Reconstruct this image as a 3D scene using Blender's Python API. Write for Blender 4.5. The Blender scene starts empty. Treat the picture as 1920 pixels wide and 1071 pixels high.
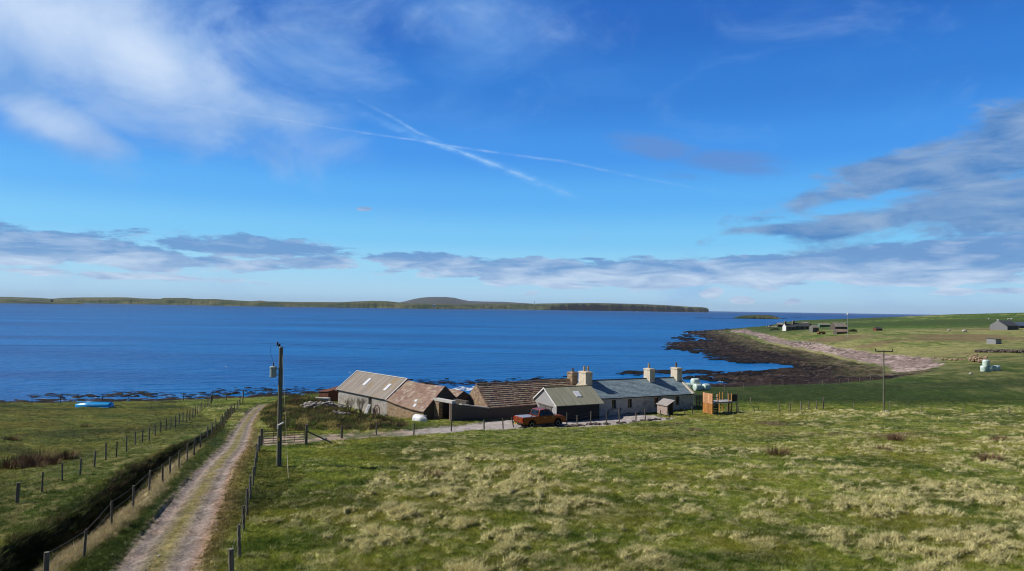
import bpy, math, random, numpy as np
from mathutils import Vector, Matrix
random.seed(7); RNG = np.random.default_rng(11)
S = bpy.context.scene; COL = S.collection
# ------------------------------------------------------------------ camera
W0, H0P, F = 1920.0, 1071.0, 1300.0
CAMZ = 15.0
cam_d = bpy.data.cameras.new('camera'); cam = bpy.data.objects.new('camera', cam_d); COL.objects.link(cam)
cam_d.sensor_width = 36; cam_d.lens = 36*F/W0; cam_d.clip_end = 60000; cam_d.clip_start = 0.5
PITCH = math.atan(41.4/F); ROLL = 0.0155
RM = Matrix.Rotation(math.radians(90)+PITCH, 4, 'X') @ Matrix.Rotation(ROLL, 4, 'Z')
cam.matrix_world = Matrix.Translation((0, 0, CAMZ)) @ RM
S.camera = cam
R3 = np.array(RM.to_3x3())
def ray(px, py):
    v = R3 @ np.array([(px-W0/2)/F, -(py-H0P/2)/F, -1.0])
    return v/np.linalg.norm(v)
def at_z(px, py, z=0.0):
    v = ray(px, py); t = (z-CAMZ)/v[2]
    return (v[0]*t, v[1]*t)
def at_y(px, py, y):
    v = ray(px, py); t = y/v[1]
    return (v[0]*t, y, CAMZ+v[2]*t)
# ------------------------------------------------------------------ noise
def _h(ix, iy, s):
    n = (ix.astype(np.int64)*374761393 + iy.astype(np.int64)*668265263 + s*974634777) & 0xffffffff
    n = ((n ^ (n >> 13))*1274126177) & 0xffffffff
    n = (n ^ (n >> 16)) & 0xffffffff
    return n/4294967295.0
def vn(x, y, s=0):
    ix = np.floor(x); iy = np.floor(y); fx = x-ix; fy = y-iy
    fx = fx*fx*(3-2*fx); fy = fy*fy*(3-2*fy)
    a = _h(ix, iy, s); b = _h(ix+1, iy, s); c = _h(ix, iy+1, s); d = _h(ix+1, iy+1, s)
    return (a*(1-fx)+b*fx)*(1-fy)+(c*(1-fx)+d*fx)*fy
def fbm(x, y, o=4, s=0):
    r = 0; a = .5; t = 0
    for i in range(o):
        r = r+a*vn(x, y, s+i*17); t += a; a *= .5
        x, y = x*1.9*.8+y*1.9*.6+3.1, -x*1.9*.6+y*1.9*.8+1.7
    return r/t
def ss(a, b, x):
    t = np.clip((x-a)/(b-a), 0, 1); return t*t*(3-2*t)
# ------------------------------------------------------------------ terrain
CP = []
def cp(px, py, z): x, y = at_z(px, py, z); CP.append((x, y, z))
for px in (0, 480, 960, 1440, 1920):
    cp(px, 1071, 4.95); cp(px, 950, 4.85); cp(px, 870, 4.45)
for a in [(0,820,3.9),(480,820,3.6),(960,825,3.5),(1440,820,3.9),(1920,825,4.2),(640,797,3.0),(960,797,2.75),(850,785,2.6),(1240,784,2.75),(710,779,2.0),(660,769,2.0),(740,783,2.1),
          (620,762,2.3),(0,762,1.9),(200,764,2.0),(480,757,1.8),(1400,770,2.8),(1650,770,2.75),(1900,772,2.9),(300,800,3.0),(1100,790,2.7),
          (0,758,1.1),(200,757,1.1),(300,754,1.1),(500,746,1.1),(620,740,1.2),(0,752.5,.5),(200,751,.5),(400,745.5,.5),(620,736.5,.5),(900,742.5,.6),(800,735,1.7),(1000,733,1.7),(1200,730,1.8),(1310,735,2.0),(1500,721,2.2),(1700,705.5,2.8),(1766,690,3.2),(1800,740,3.0),
          (1600,740,2.6),(1858,697,4.0),(1920,700,4.4),(1920,670,5.4),(1920,640,6.5),(1868,643,6.0),(1775,676,3.3),
          (1700,664,3.1),(1580,650,3.0),(1470,632,3.2),(1409,616,2.6),(1665,699,1.0),(1596,671,1.1),(1521,660,1.1),(1427,642,1.1),(1360,622,1.2),
          (1400,650,.6),(1500,685,.6),(1600,700,.7),(1450,708,.6),(1550,711,.8),(1330,626,.6),
          (1500,618,5),(1590,632,5),(1760,620,8),(1890,616,9),(1640,615,6.5),(1700,640,5.5)]: cp(*a)
for px, py in ((1480,606),(1540,602),(1590,599.5),(1640,598),(1700,595),(1760,590.7),(1850,588),(1920,586.3)):
    x, y, z = at_y(px, py, 700); CP.append((x, y, z))
for px, z in ((1500,3),(1600,4),(1700,8),(1800,13),(1920,15)):
    x, y, _ = at_y(px, 590, 1000); CP.append((x, y, z))
CP += [(-60,30,5),(-90,60,4),(-120,85,2.6),(60,30,5.3),(0,5,5.4),(-40,0,5.5),(60,0,6),(120,60,5.5),(170,100,7.5),(260,200,12),
       (400,300,17),(620,500,24),(-110,10,6),(0,-60,8),(-150,-60,8),(150,-60,10),(900,900,24),(700,200,26),(-300,60,4),(500,-100,24)]
CP = np.array(CP)
def U(r2): return r2*np.log(r2+1e-9)*.5
SC = 100.0
cx, cy = CP[:, 0]/SC, CP[:, 1]/SC
NCP = len(CP); n = NCP; K = U((cx[:, None]-cx)**2+(cy[:, None]-cy)**2)+np.eye(n)*2e-4
Pm = np.c_[np.ones(n), cx, cy]
A = np.zeros((n+3, n+3)); A[:n, :n] = K; A[:n, n:] = Pm; A[n:, :n] = Pm.T
WT = np.linalg.solve(A, np.r_[CP[:, 2], 0, 0, 0])
def tps(x, y):
    x = np.asarray(x, float)/SC; y = np.asarray(y, float)/SC
    r = WT[NCP]+WT[NCP+1]*x+WT[NCP+2]*y
    for i in range(NCP): r = r+WT[i]*U((x-cx[i])**2+(y-cy[i])**2)
    return r
SHORE_PX = [(-700,757),(0,750.5),(120,749.7),(230,749),(330,746.5),(450,742),(560,737),(640,735),(760,738),(850,742),(905,741),(960,736),(1100,732),(1200,729),(1290,726.5),(1340,724),(1390,722.5),(1425,721.5),
    (1409,717),(1381,715),(1352,711),(1311,705),(1334,701),(1362,699),(1399,697),(1427,694),(1493,689),(1465,683),(1427,678),(1371,673),(1315,657),(1257,650.5),(1250,646),(1257,642),(1328,639),(1328,636.5),(1306,630),(1281,624.5),(1277,621),(1315,619.5),(1360,618.8),(1409,616),(1427,614),(1436,611)]
SHORE = [at_z(a, b, 0) for a, b in SHORE_PX]
for px, D in ((1480,900),(1560,1100),(1700,1500)): x, y, _ = at_y(px, 590, D); SHORE.append((x, y))
SHORE += [(3200,3200),(3200,-500),(-600,-500)]
def seg_dist(poly, x, y, closed=True):
    best = np.full(np.shape(x), 1e12); P = list(poly)
    m = len(P) if closed else len(P)-1
    for i in range(m):
        x0, y0 = P[i]; x1, y1 = P[(i+1) % len(P)]
        dx, dy = x1-x0, y1-y0; L = dx*dx+dy*dy+1e-12
        t = np.clip(((x-x0)*dx+(y-y0)*dy)/L, 0, 1)
        best = np.minimum(best, (x-x0-t*dx)**2+(y-y0-t*dy)**2)
    return np.sqrt(best)
def inside(poly, x, y):
    r = np.zeros(np.shape(x), bool); P = list(poly)
    for i in range(len(P)):
        x0, y0 = P[i]; x1, y1 = P[(i+1) % len(P)]
        if y0 == y1: continue
        c = ((y0 > y) != (y1 > y)) & (x < (x1-x0)*(y-y0)/(y1-y0)+x0)
        r ^= c
    return r
def sdist(poly, x, y):
    d = seg_dist(poly, x, y); return np.where(inside(poly, x, y), d, -d)
def Hbase(x, y):
    x = np.asarray(x, float); y = np.asarray(y, float)
    L = np.maximum(tps(x, y), .25); s = sdist(SHORE, x, y)
    w = 3.0+.02*np.maximum(y-100, 0)+8.0*(1-ss(125, 140, y))
    return np.where(s > 0, L*ss(-.2*w, w, s)+.0, -1.6*ss(0, 8, -s))
def hit(px, py, fn):
    v = ray(px, py); t = 9*1.006**np.arange(0, 900)
    X, Y, Z = v[0]*t, v[1]*t, CAMZ+v[2]*t
    d = Z-fn(X, Y); k = np.argmax(d < 0)
    if d[k] >= 0: k = len(t)-1
    a = d[k-1]/(d[k-1]-d[k]+1e-9) if k > 0 else 0
    tt = t[k-1]+(t[k]-t[k-1])*a
    return (v[0]*tt, v[1]*tt)
hb = lambda L: [hit(a, b, Hbase) for a, b in L]
TRL = hb([(120,1190),(203,1071),(262,998),(321,930),(360,884),(393,854),(419,831),(431,812),(450,786),(464,770),(486,757.5)])
TRR = hb([(372,1190),(374,1071),(400,998),(423,933),(439,884),(452,858),(466,841),(472,812),(475,795),(485,776),(503,757.5)])
LANE = hb([(474,838),(488,817),(560,814),(650,812),(750,806),(800,802),(860,797.5),(923,788),(963,785),(1040,782),(1123,777),(1200,775),(1228,775),(1236,781),(1268,783),(1255,787),(1200,792),(1150,797),(1100,800),(1060,800),(961,803),(912,807),(860,809),(750,818),(650,824),(580,829),(490,838)])
GRASSPATCH = hb([(1206,772),(1228,771),(1232,778),(1212,777)])
DIT = hb([(-160,1130),(0,1026),(65,997),(164,929),(236,876),(295,850),(347,830),(393,807),(418,783),(430,768)])
PEB = hb([(1355,620),(1372,618.5),(1409,615.5),(1427,622),(1470,632),(1520,640),(1580,650),(1640,658),(1700,664),(1770,672),(1780,681),(1762,690),(1700,699),(1665,700),(1654,688),(1607,681),(1560,668),(1521,660),(1465,650),(1427,642),(1400,631),(1365,624)])
HUM = hb([(500,790),(495,768),(530,752),(590,750),(630,768),(680,781),(725,787),(757,797),(740,804),(700,806),(600,808),(520,808)])
GULLY = hb([(1420,724),(1500,721),(1560,719.5),(1616,715),(1657,711),(1700,705),(1745,698),(1768,690),(1785,676)])
def side_dist(poly, x, y):                      # signed: positive to the right of travel, plus
    best = np.full(np.shape(x), 1e12); sg = np.ones(np.shape(x))
    for i in range(len(poly)-1):
        x0, y0 = poly[i]; x1, y1 = poly[i+1]; dx, dy = x1-x0, y1-y0; L = dx*dx+dy*dy
        t = np.clip(((x-x0)*dx+(y-y0)*dy)/L, 0, 1)
        d = (x-x0-t*dx)**2+(y-y0-t*dy)**2; c = dy*(x-x0)-dx*(y-y0)
        m = d < best; best = np.where(m, d, best); sg = np.where(m, np.sign(c), sg)
    return np.sqrt(best)*sg
TRK = TRL+TRR[::-1]
def feats(x, y):
    near = (y < 100) & (x > -60) & (x < 40) & (y > 0)
    f = dict(u=np.full(np.shape(x), 99.), tr=np.full(np.shape(x), -99.), tt=np.full(np.shape(x), .5), ln=np.full(np.shape(x), -99.), hm=np.full(np.shape(x), -99.), k=np.ones(np.shape(x)), end=np.zeros(np.shape(x)))
    if np.ndim(x) == 0:
        x = np.array([x]); y = np.array([y]); f = {a: np.array([b]) for a, b in f.items()}; near = np.array([near])
    xn, yn = x[near], y[near]
    if len(xn):
        f['u'][near] = side_dist(DIT, xn, yn)
        f['tr'][near] = sdist(TRK, xn, yn)
        dl = seg_dist(TRL, xn, yn, False); dr = seg_dist(TRR, xn, yn, False)
        f['tt'][near] = dl/(dl+dr+1e-6)
        f['ln'][near] = sdist(LANE, xn, yn)
        f['hm'][near] = sdist(HUM, xn, yn)
        f['k'][near] = 1-.8*ss(36, 70, yn)
        f['end'][near] = 1-ss(62, 76, yn)
    return f
def Hfull(x, y, f=None):
    sc = np.ndim(x) == 0
    x = np.atleast_1d(np.asarray(x, float)); y = np.atleast_1d(np.asarray(y, float))
    z = Hbase(x, y)
    if f is None: f = feats(x, y)
    k = f['k']; u = f['u']/k; e = f['end']
    wob = (fbm(x*.9, y*.9, 3, 5)-.5)*.7
    uu = u+wob*.6-.45*(1-ss(1.5, 2.8, u))
    prof = np.interp(uu, [-3, -.8, 0, .35, .85, 1.5, 2.4, 3.2, 3.9, 5.0, 6.5, 9], [0, .12, .08, -.9, -1.55, -1.6, -.2, .08, .05, -.04, -.02, 0])
    left_track = f['tr'] < 0
    z = z+prof*k**.6*e
    z = z-.08*ss(-.6, .4, f['tr'])-.05*ss(.12, .0, np.abs(np.abs(f['tt']-.47)-.27))*(f['tr'] > 0)-.1*ss(-.5, .5, f['ln'])
    z = z+ss(-.3, 2.5, f['hm'])*(fbm(x*.45, y*.45, 3, 9)*1.5-.35)
    return z[0] if sc else z
def G(px, py, fn=None):
    x, y = hit(px, py, fn or Hfull); return Vector((x, y, float(Hfull(x, y))))
def gz(x, y): return float(Hfull(x, y))
def drypatch(x, y):
    a = fbm(x*.11+3, y*.085+1, 4, 21)
    b = fbm(x*.55, y*.8, 3, 33)
    r = np.clip((a-.45)*1.9+(b-.5)*3.0+.06, 0, 1)
    # the greener strip in front of the cottages and on the left field
    d = np.hypot(x, y)
    r *= 1-.8*ss(48, 60, y)*(1-ss(20, 45, x))*ss(-14, -8, x)
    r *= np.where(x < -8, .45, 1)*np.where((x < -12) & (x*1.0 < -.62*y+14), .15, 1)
    r *= 1-.65*ss(86, 95, y)*(y < 175)
    return r
def tuss(x, y):
    q = fbm(x*2.2+.7*y, y*3.3, 4, 41)
    return ss(.5, .66, q)
def micro(x, y, f, d=None):
    near = 1-ss(110, 220, y)
    off = (f['tr'] > .1) | (f['ln'] > .1)
    g = (fbm(x*2.2, y*2.8, 3, 51)-.5)*.13+(fbm(x*.35, y*.35, 2, 52)-.5)*.3+tuss(x, y)*(.05+.15*drypatch(x, y))
    return np.where(off, (fbm(x*3, y*3, 3, 60)-.5)*.05, g)*near
# ------------------------------------------------------------------ mesh + material helpers
class MB:
    def __init__(s): s.v = []; s.f = []; s.t = []; s.cur = .5
    def face(s, pts):
        b = len(s.v); s.v += [tuple(p) for p in pts]; s.f.append(tuple(range(b, b+len(pts)))); s.t.append(s.cur); return s
    def poly(s, vs, fs):
        b = len(s.v); s.v += [tuple(p) for p in vs]
        for q in fs: s.f.append(tuple(i+b for i in q)); s.t.append(s.cur)
        return s
    def box(s, x0, x1, y0, y1, z0, z1, M=None):
        vs = [Vector((x, y, z)) for z in (z0, z1) for x, y in ((x0, y0), (x1, y0), (x1, y1), (x0, y1))]
        if M is not None: vs = [M @ v for v in vs]
        return s.poly(vs, [(3,2,1,0),(4,5,6,7),(0,1,5,4),(1,2,6,5),(2,3,7,6),(3,0,4,7)])
    def tube(s, p0, p1, r0, r1=None, n=8, cap=True):
        p0 = Vector(p0); p1 = Vector(p1); r1 = r0 if r1 is None else r1
        d = (p1-p0).normalized(); a = d.orthogonal().normalized(); b = d.cross(a)
        vs = [p+(a*math.cos(q)+b*math.sin(q))*r for p, r in ((p0, r0), (p1, r1)) for q in [2*math.pi*i/n for i in range(n)]]
        fs = [(i, (i+1) % n, n+(i+1) % n, n+i) for i in range(n)]
        if cap: fs += [tuple(range(n))[::-1], tuple(range(n, 2*n))]
        return s.poly(vs, fs)
    def lathe(s, prof, n=12, M=None):            # prof [(r,z)]
        vs = []; fs = []
        for r, z in prof:
            for i in range(n): q = 2*math.pi*i/n; vs.append(Vector((r*math.cos(q), r*math.sin(q), z)))
        if M is not None: vs = [M @ v for v in vs]
        for k in range(len(prof)-1):
            for i in range(n): fs.append((k*n+i, k*n+(i+1) % n, (k+1)*n+(i+1) % n, (k+1)*n+i))
        fs.append(tuple(range(n))[::-1]); fs.append(tuple(range((len(prof)-1)*n, len(prof)*n)))
        return s.poly(vs, fs)
    def prism(s, pts, y0, y1, M=None):           # pts in x,z extruded along y
        m = len(pts); vs = [Vector((p[0], y, p[1])) for y in (y0, y1) for p in pts]
        if M is not None: vs = [M @ v for v in vs]
        fs = [tuple(range(m)), tuple(range(m, 2*m))[::-1]]+[(i, m+i, m+(i+1) % m, (i+1) % m) for i in range(m)]
        return s.poly(vs, fs)
    def blob(s, c, r, seed=0, sub=2, flat=1., amp=.25, freq=2.):
        import bmesh
        bm = bmesh.new(); bmesh.ops.create_icosphere(bm, subdivisions=sub, radius=1)
        vs = []
        for v in bm.verts:
            p = v.co; k = 1+amp*(float(fbm(np.array([p.x*freq+seed*3.3+p.z]), np.array([p.y*freq+p.z*1.3]), 2, seed)[0])-.5)*2
            vs.append((c[0]+p.x*r[0]*k, c[1]+p.y*r[1]*k, c[2]+p.z*r[2]*k))
        fs = [tuple(v.index for v in f.verts) for f in bm.faces]; bm.free()
        return s.poly(vs, fs)
    def build(s, name, m, parent=None, smooth=False, bevel=0):
        me = bpy.data.meshes.new(name); me.from_pydata(s.v, [], s.f); me.materials.append(m)
        at = me.attributes.new('tint', 'FLOAT', 'FACE'); at.data.foreach_set('value', s.t)
        if smooth: me.polygons.foreach_set('use_smooth', [True]*len(s.f))
        me.update()
        import bmesh
        bm = bmesh.new(); bm.from_mesh(me); bmesh.ops.recalc_face_normals(bm, faces=bm.faces); bm.to_mesh(me); bm.free()
        o = bpy.data.objects.new(name, me); COL.objects.link(o); o.parent = parent
        if bevel:
            b = o.modifiers.new('bevel', 'BEVEL'); b.width = bevel; b.segments = 2; b.limit_method = 'ANGLE'
        return o
def tag(o, label, cat, group=None):
    o['label'] = label; o['category'] = cat
    if group: o['group'] = group
    return o
def kind(o, k): o['kind'] = k; return o
def thing(name, label, cat, loc=(0, 0, 0), rz=0, group=None):
    o = bpy.data.objects.new(name, None); COL.objects.link(o); o.location = loc; o.rotation_euler = (0, 0, rz); o.empty_display_size = .3
    return tag(o, label, cat, group)
def newmat(name):
    m = bpy.data.materials.new(name); m.use_nodes = True; nt = m.node_tree; b = nt.nodes['Principled BSDF']; return m, nt, b
def N(nt, t, **k):
    nd = nt.nodes.new(t)
    for a, v in k.items(): setattr(nd, a, v)
    return nd
def pmat(name, cols, scale=4, detail=5, rough=.9, bump=.3, bscale=None, stretch=(1, 1, 1), tint=.0, spec=.3, metal=0, tcols=None, rot=(0, 0, 0), patch=None):
    m, nt, b = newmat(name); L = nt.links.new
    tc = N(nt, 'ShaderNodeTexCoord'); mp = N(nt, 'ShaderNodeMapping'); mp.inputs['Scale'].default_value = stretch; mp.inputs['Rotation'].default_value = rot
    L(tc.outputs['Object'], mp.inputs[0])
    nz = N(nt, 'ShaderNodeTexNoise'); nz.inputs['Scale'].default_value = scale; nz.inputs['Detail'].default_value = detail; nz.inputs['Roughness'].default_value = .65
    L(mp.outputs[0], nz.inputs[0])
    cr = N(nt, 'ShaderNodeValToRGB'); r = cr.color_ramp; k = len(cols)
    while len(r.elements) < k: r.elements.new(.5)
    for i, c in enumerate(cols):
        r.elements[i].position = .28+.44*i/max(k-1, 1); r.elements[i].color = (*c, 1)
    L(nz.outputs[0], cr.inputs[0]); out = cr.outputs[0]
    if patch:                                    # (colour, scale, lo, hi)
        n2 = N(nt, 'ShaderNodeTexNoise'); n2.inputs['Scale'].default_value = patch[1]; n2.inputs['Detail'].default_value = 4; L(tc.outputs['Object'], n2.inputs[0])
        mr = N(nt, 'ShaderNodeMapRange'); mr.inputs[1].default_value = patch[2]; mr.inputs[2].default_value = patch[3]; L(n2.outputs[0], mr.inputs[0])
        mx = N(nt, 'ShaderNodeMixRGB'); mx.inputs[2].default_value = (*patch[0], 1); L(mr.outputs[0], mx.inputs[0]); L(out, mx.inputs[1]); out = mx.outputs[0]
    if tint:
        at = N(nt, 'ShaderNodeAttribute'); at.attribute_name = 'tint'
        if tcols:
            c2 = N(nt, 'ShaderNodeValToRGB'); r = c2.color_ramp
            while len(r.elements) < len(tcols): r.elements.new(.5)
            for i, c in enumerate(tcols): r.elements[i].position = i/(len(tcols)-1); r.elements[i].color = (*c, 1)
            L(at.outputs['Fac'], c2.inputs[0]); mx = N(nt, 'ShaderNodeMixRGB'); mx.inputs[0].default_value = tint; L(out, mx.inputs[1]); L(c2.outputs[0], mx.inputs[2]); out = mx.outputs[0]
        else:
            mr = N(nt, 'ShaderNodeMapRange'); mr.inputs[3].default_value = 1-tint; mr.inputs[4].default_value = 1+tint; L(at.outputs['Fac'], mr.inputs[0])
            mx = N(nt, 'ShaderNodeVectorMath', operation='SCALE'); L(out, mx.inputs[0]); L(mr.outputs[0], mx.inputs['Scale']); out = mx.outputs[0]
    L(out, b.inputs['Base Color']); b.inputs['Roughness'].default_value = rough; b.inputs['Metallic'].default_value = metal
    b.inputs['Specular IOR Level'].default_value = spec
    if bump:
        nb = N(nt, 'ShaderNodeTexNoise'); nb.inputs['Scale'].default_value = bscale or scale*2.5; nb.inputs['Detail'].default_value = 4; L(mp.outputs[0], nb.inputs[0])
        bp = N(nt, 'ShaderNodeBump'); bp.inputs['Strength'].default_value = bump; bp.inputs['Distance'].default_value = .05; L(nb.outputs[0], bp.inputs['Height']); L(bp.outputs[0], b.inputs['Normal'])
    return m
M = {}
M['harl'] = pmat('grey render', [(.32,.30,.27),(.46,.44,.40),(.58,.56,.52)], 2.2, 6, patch=((.13,.12,.11), .9, .58, .72))
M['harl_barn'] = pmat('weathered cement render', [(.22,.20,.175),(.37,.34,.305),(.50,.47,.43)], 1.8, 6, patch=((.25,.22,.15), .6, .55, .75))
M['cream'] = pmat('cream sandstone', [(.5,.42,.31),(.62,.54,.42),(.72,.66,.55)], 4, 5, patch=((.3,.24,.16), 2.2, .6, .75))
M['white'] = pmat('white paint', [(.62,.62,.6),(.78,.78,.76)], 3, 4, rough=.6, bump=.1)
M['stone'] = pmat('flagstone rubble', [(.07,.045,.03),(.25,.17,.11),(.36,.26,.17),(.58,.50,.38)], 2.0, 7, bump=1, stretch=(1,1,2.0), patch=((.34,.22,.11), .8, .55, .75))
M['stone_dark_shade'] = pmat('dark rubble', [(.05,.04,.035),(.10,.085,.07),(.17,.14,.12)], 5, 5, bump=.9, stretch=(1,1,2.2))  # rubble darkened in colour for shaded wall faces; also serves dark stones
M['slate'] = pmat('blue grey slate', [(.15,.205,.235),(.22,.29,.32),(.28,.35,.38)], 3, 5, rough=.6, bump=.15, tint=.16, spec=.4)
M['flag'] = pmat('stone roof tiles', [(.16,.10,.075),(.28,.185,.14),(.38,.28,.22)], 2.5, 5, bump=.5, tint=.6, tcols=[(.12,.085,.07),(.26,.165,.125),(.36,.25,.19),(.30,.26,.14),(.42,.36,.30)])
M['tile_pink'] = pmat('weathered red tiles', [(.17,.10,.075),(.27,.17,.13),(.36,.26,.20)], 1.6, 6, bump=.4, tint=.5, tcols=[(.15,.095,.075),(.24,.15,.115),(.29,.20,.15),(.32,.25,.19),(.46,.41,.35)], patch=((.34,.30,.17), .5, .55, .75))
M['sheet'] = pmat('corrugated fibre cement', [(.20,.17,.145),(.28,.245,.21),(.37,.33,.29)], 1.1, 5, bump=.15, stretch=(3,.35,.35), tint=.12, patch=((.30,.22,.12), .35, .56, .76))
M['sheet_grey'] = pmat('grey green sheet roof', [(.245,.235,.165),(.31,.30,.22),(.36,.345,.27)], 1.2, 5, bump=.1, stretch=(2,.5,.5), tint=.06, patch=((.4,.3,.1), .7, .6, .8))
M['black'] = pmat('black tarred wall', [(.012,.014,.016),(.028,.03,.034)], 2, 4, rough=.8, bump=.3)
M['rust'] = pmat('rusty sheet', [(.07,.025,.015),(.13,.05,.03),(.18,.08,.05)], 2, 5, stretch=(4,4,.6))
M['glass'] = pmat('dark glass', [(.01,.012,.015),(.02,.025,.03)], 1, 2, rough=.08, bump=0, spec=.6)
M['frame'] = pmat('window frame', [(.03,.04,.045),(.05,.06,.065)], 3, 2, rough=.6, bump=0)
M['skyl'] = pmat('skylight sheet', [(.62,.64,.66),(.75,.77,.8)], 2, 3, rough=.3, bump=0)
M['lead'] = pmat('dark ridge', [(.06,.065,.07),(.1,.105,.11)], 3, 3, rough=.7)
M['moss'] = pmat('mossy ridge', [(.2,.17,.05),(.34,.3,.08)], 3, 4)
M['oldwood'] = pmat('weathered wood', [(.085,.07,.055),(.15,.13,.10),(.23,.205,.165)], 3, 5, stretch=(6,6,.7), tint=.35)
M['greywood'] = pmat('silver grey boards', [(.20,.20,.205),(.32,.315,.32),(.46,.46,.48)], 2.5, 5, stretch=(1,5,.6), tint=.2)
M['pole'] = pmat('treated pole timber', [(.10,.095,.07),(.17,.16,.125),(.24,.225,.18)], 2, 5, stretch=(5,5,.5))
M['harl_far'] = pmat('dull far render', [(.12,.115,.105),(.19,.18,.165)], 2, 3)
M['orange'] = pmat('orange stained timber', [(.30,.12,.025),(.44,.19,.05),(.5,.25,.08)], 2.2, 4, rough=.7, stretch=(3,3,1), tint=.25)
M['pinkwood'] = pmat('pink grey boards', [(.34,.26,.22),(.46,.37,.32)], 3, 4, stretch=(1,1,4), tint=.12)
M['bale'] = pmat('pale green silage wrap', [(.42,.55,.47),(.58,.70,.62),(.72,.8,.74)], 2.5, 3, rough=.3, bump=.7, bscale=4, spec=.5)
M['blue'] = pmat('bright blue hull', [(.01,.27,.62),(.02,.38,.78)], 1.5, 3, rough=.3, bump=0, spec=.5)
M['galv'] = pmat('galvanised steel', [(.22,.24,.25),(.34,.36,.37)], 3, 3, rough=.5, bump=0)
M['gatesteel'] = pmat('dull gate steel', [(.05,.035,.03),(.09,.065,.055)], 3, 3, rough=.6, bump=0)
M['tfgrey'] = pmat('transformer paint', [(.27,.35,.37),(.36,.44,.46)], 3, 3, rough=.45, bump=0)
M['ceramic'] = pmat('brown ceramic', [(.03,.015,.012),(.06,.03,.025)], 3, 2, rough=.25, bump=0)
M['pot'] = pmat('buff chimney pot', [(.35,.27,.17),(.48,.38,.26)], 4, 3)
M['potdark'] = pmat('sooty chimney pot', [(.12,.10,.08),(.2,.16,.13)], 4, 3)
M['carpaint'] = pmat('copper orange paint', [(.24,.046,.007),(.28,.056,.009)], 1, 2, rough=.3, bump=0, spec=.5, metal=.15)
M['plastic'] = pmat('black plastic', [(.012,.012,.013),(.02,.02,.021)], 2, 2, rough=.6, bump=0)
M['rubber'] = pmat('tyre rubber', [(.012,.012,.012),(.025,.024,.022)], 5, 2, rough=.9, bump=0)
M['alloy'] = pmat('alloy rim', [(.28,.28,.28),(.4,.4,.4)], 3, 2, rough=.35, bump=0, metal=.8)
M['silver'] = pmat('silver cover', [(.5,.52,.55),(.6,.62,.65)], 2, 2, rough=.3, bump=0, metal=.5)
M['yellow'] = pmat('yellow plate', [(.75,.5,.05),(.8,.55,.07)], 2, 2, rough=.5, bump=0)
M['redlens'] = pmat('red lamp lens', [(.25,.01,.01),(.35,.015,.012)], 2, 2, rough=.2, bump=0)
M['twig'] = pmat('bare twigs', [(.06,.045,.035),(.12,.095,.075)], 5, 3)
M['tarp'] = pmat('white hull', [(.62,.64,.66),(.8,.81,.82)], 3, 3, rough=.5, bump=.2)
M['stonebit'] = pmat('loose stones', [(.16,.14,.12),(.3,.27,.24),(.45,.42,.38)], 3, 4, tint=.3)
M['wool'] = pmat('sheep wool', [(.6,.57,.5),(.75,.72,.66)], 6, 3)
M['greenpaint'] = pmat('dull green cladding', [(.10,.17,.12),(.15,.23,.16)], 3, 3)
M['bluesheet'] = pmat('blue grey sheet roof', [(.08,.12,.2),(.12,.17,.27)], 3, 3)
M['ceil'] = pmat('slab concrete', [(.45,.43,.4),(.6,.58,.54)], 3, 4)
# ------------------------------------------------------------------ ground albedo
def lerp3(a, b, t): return a+(b-a)*t[:, None]
C = lambda *c: np.array(c, float)
def pebmask(x, y):
    far = (y > 95) & (x > 15)
    p = np.full(x.shape, -99.); g = np.full(x.shape, -99.)
    if far.any():
        p[far] = sdist(PEB, x[far], y[far])
    return p
def zones(x, y):
    p = pebmask(x, y)
    s = sdist(SHORE, x, y)
    zz = Hbase(x, y)
    reef = np.zeros(x.shape)
    REEFP = [(1250,650),(1240,618),(1360,612),(1372,618.5),(1365,624),(1400,631),(1427,642),(1465,650),(1521,660),(1560,668),(1607,681),(1654,688),(1665,700),(1700,699),(1762,690),(1766,690),(1740,698),(1700,704.5),(1657,711),(1616,714.5),(1560,719.5),(1500,721),(1420,723),(1380,726),(1300,726),(1300,700)]
    global _RP
    try: _RP
    except NameError: _RP = [hit(a, b, Hbase) for a, b in REEFP]
    far = (y > 95) & (x > 15)
    r = np.full(x.shape, -99.)
    if far.any(): r[far] = sdist(_RP, x[far], y[far])
    w = (fbm(x*.25, y*.25, 3, 70)-.5)
    reef = ss(-.8, .8, r+w*2.5)*(p < 0)
    # left shore: rock lip
    lip = 1-ss(6.6, 8.2, s+w*3.5+(x > -60)*(x < -25)*1.0)
    lip = np.where(s < 0, 1, lip)
    lip = np.where((x > 15) & (y > 112), np.where(s < 0, 1, lip*(y < 135)), lip)
    lip = np.maximum(lip, np.where(y > 300, 1-ss(3, 12, s), 0))
    reef = np.maximum(reef, lip*(p < 0))
    return p, reef, s
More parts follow.
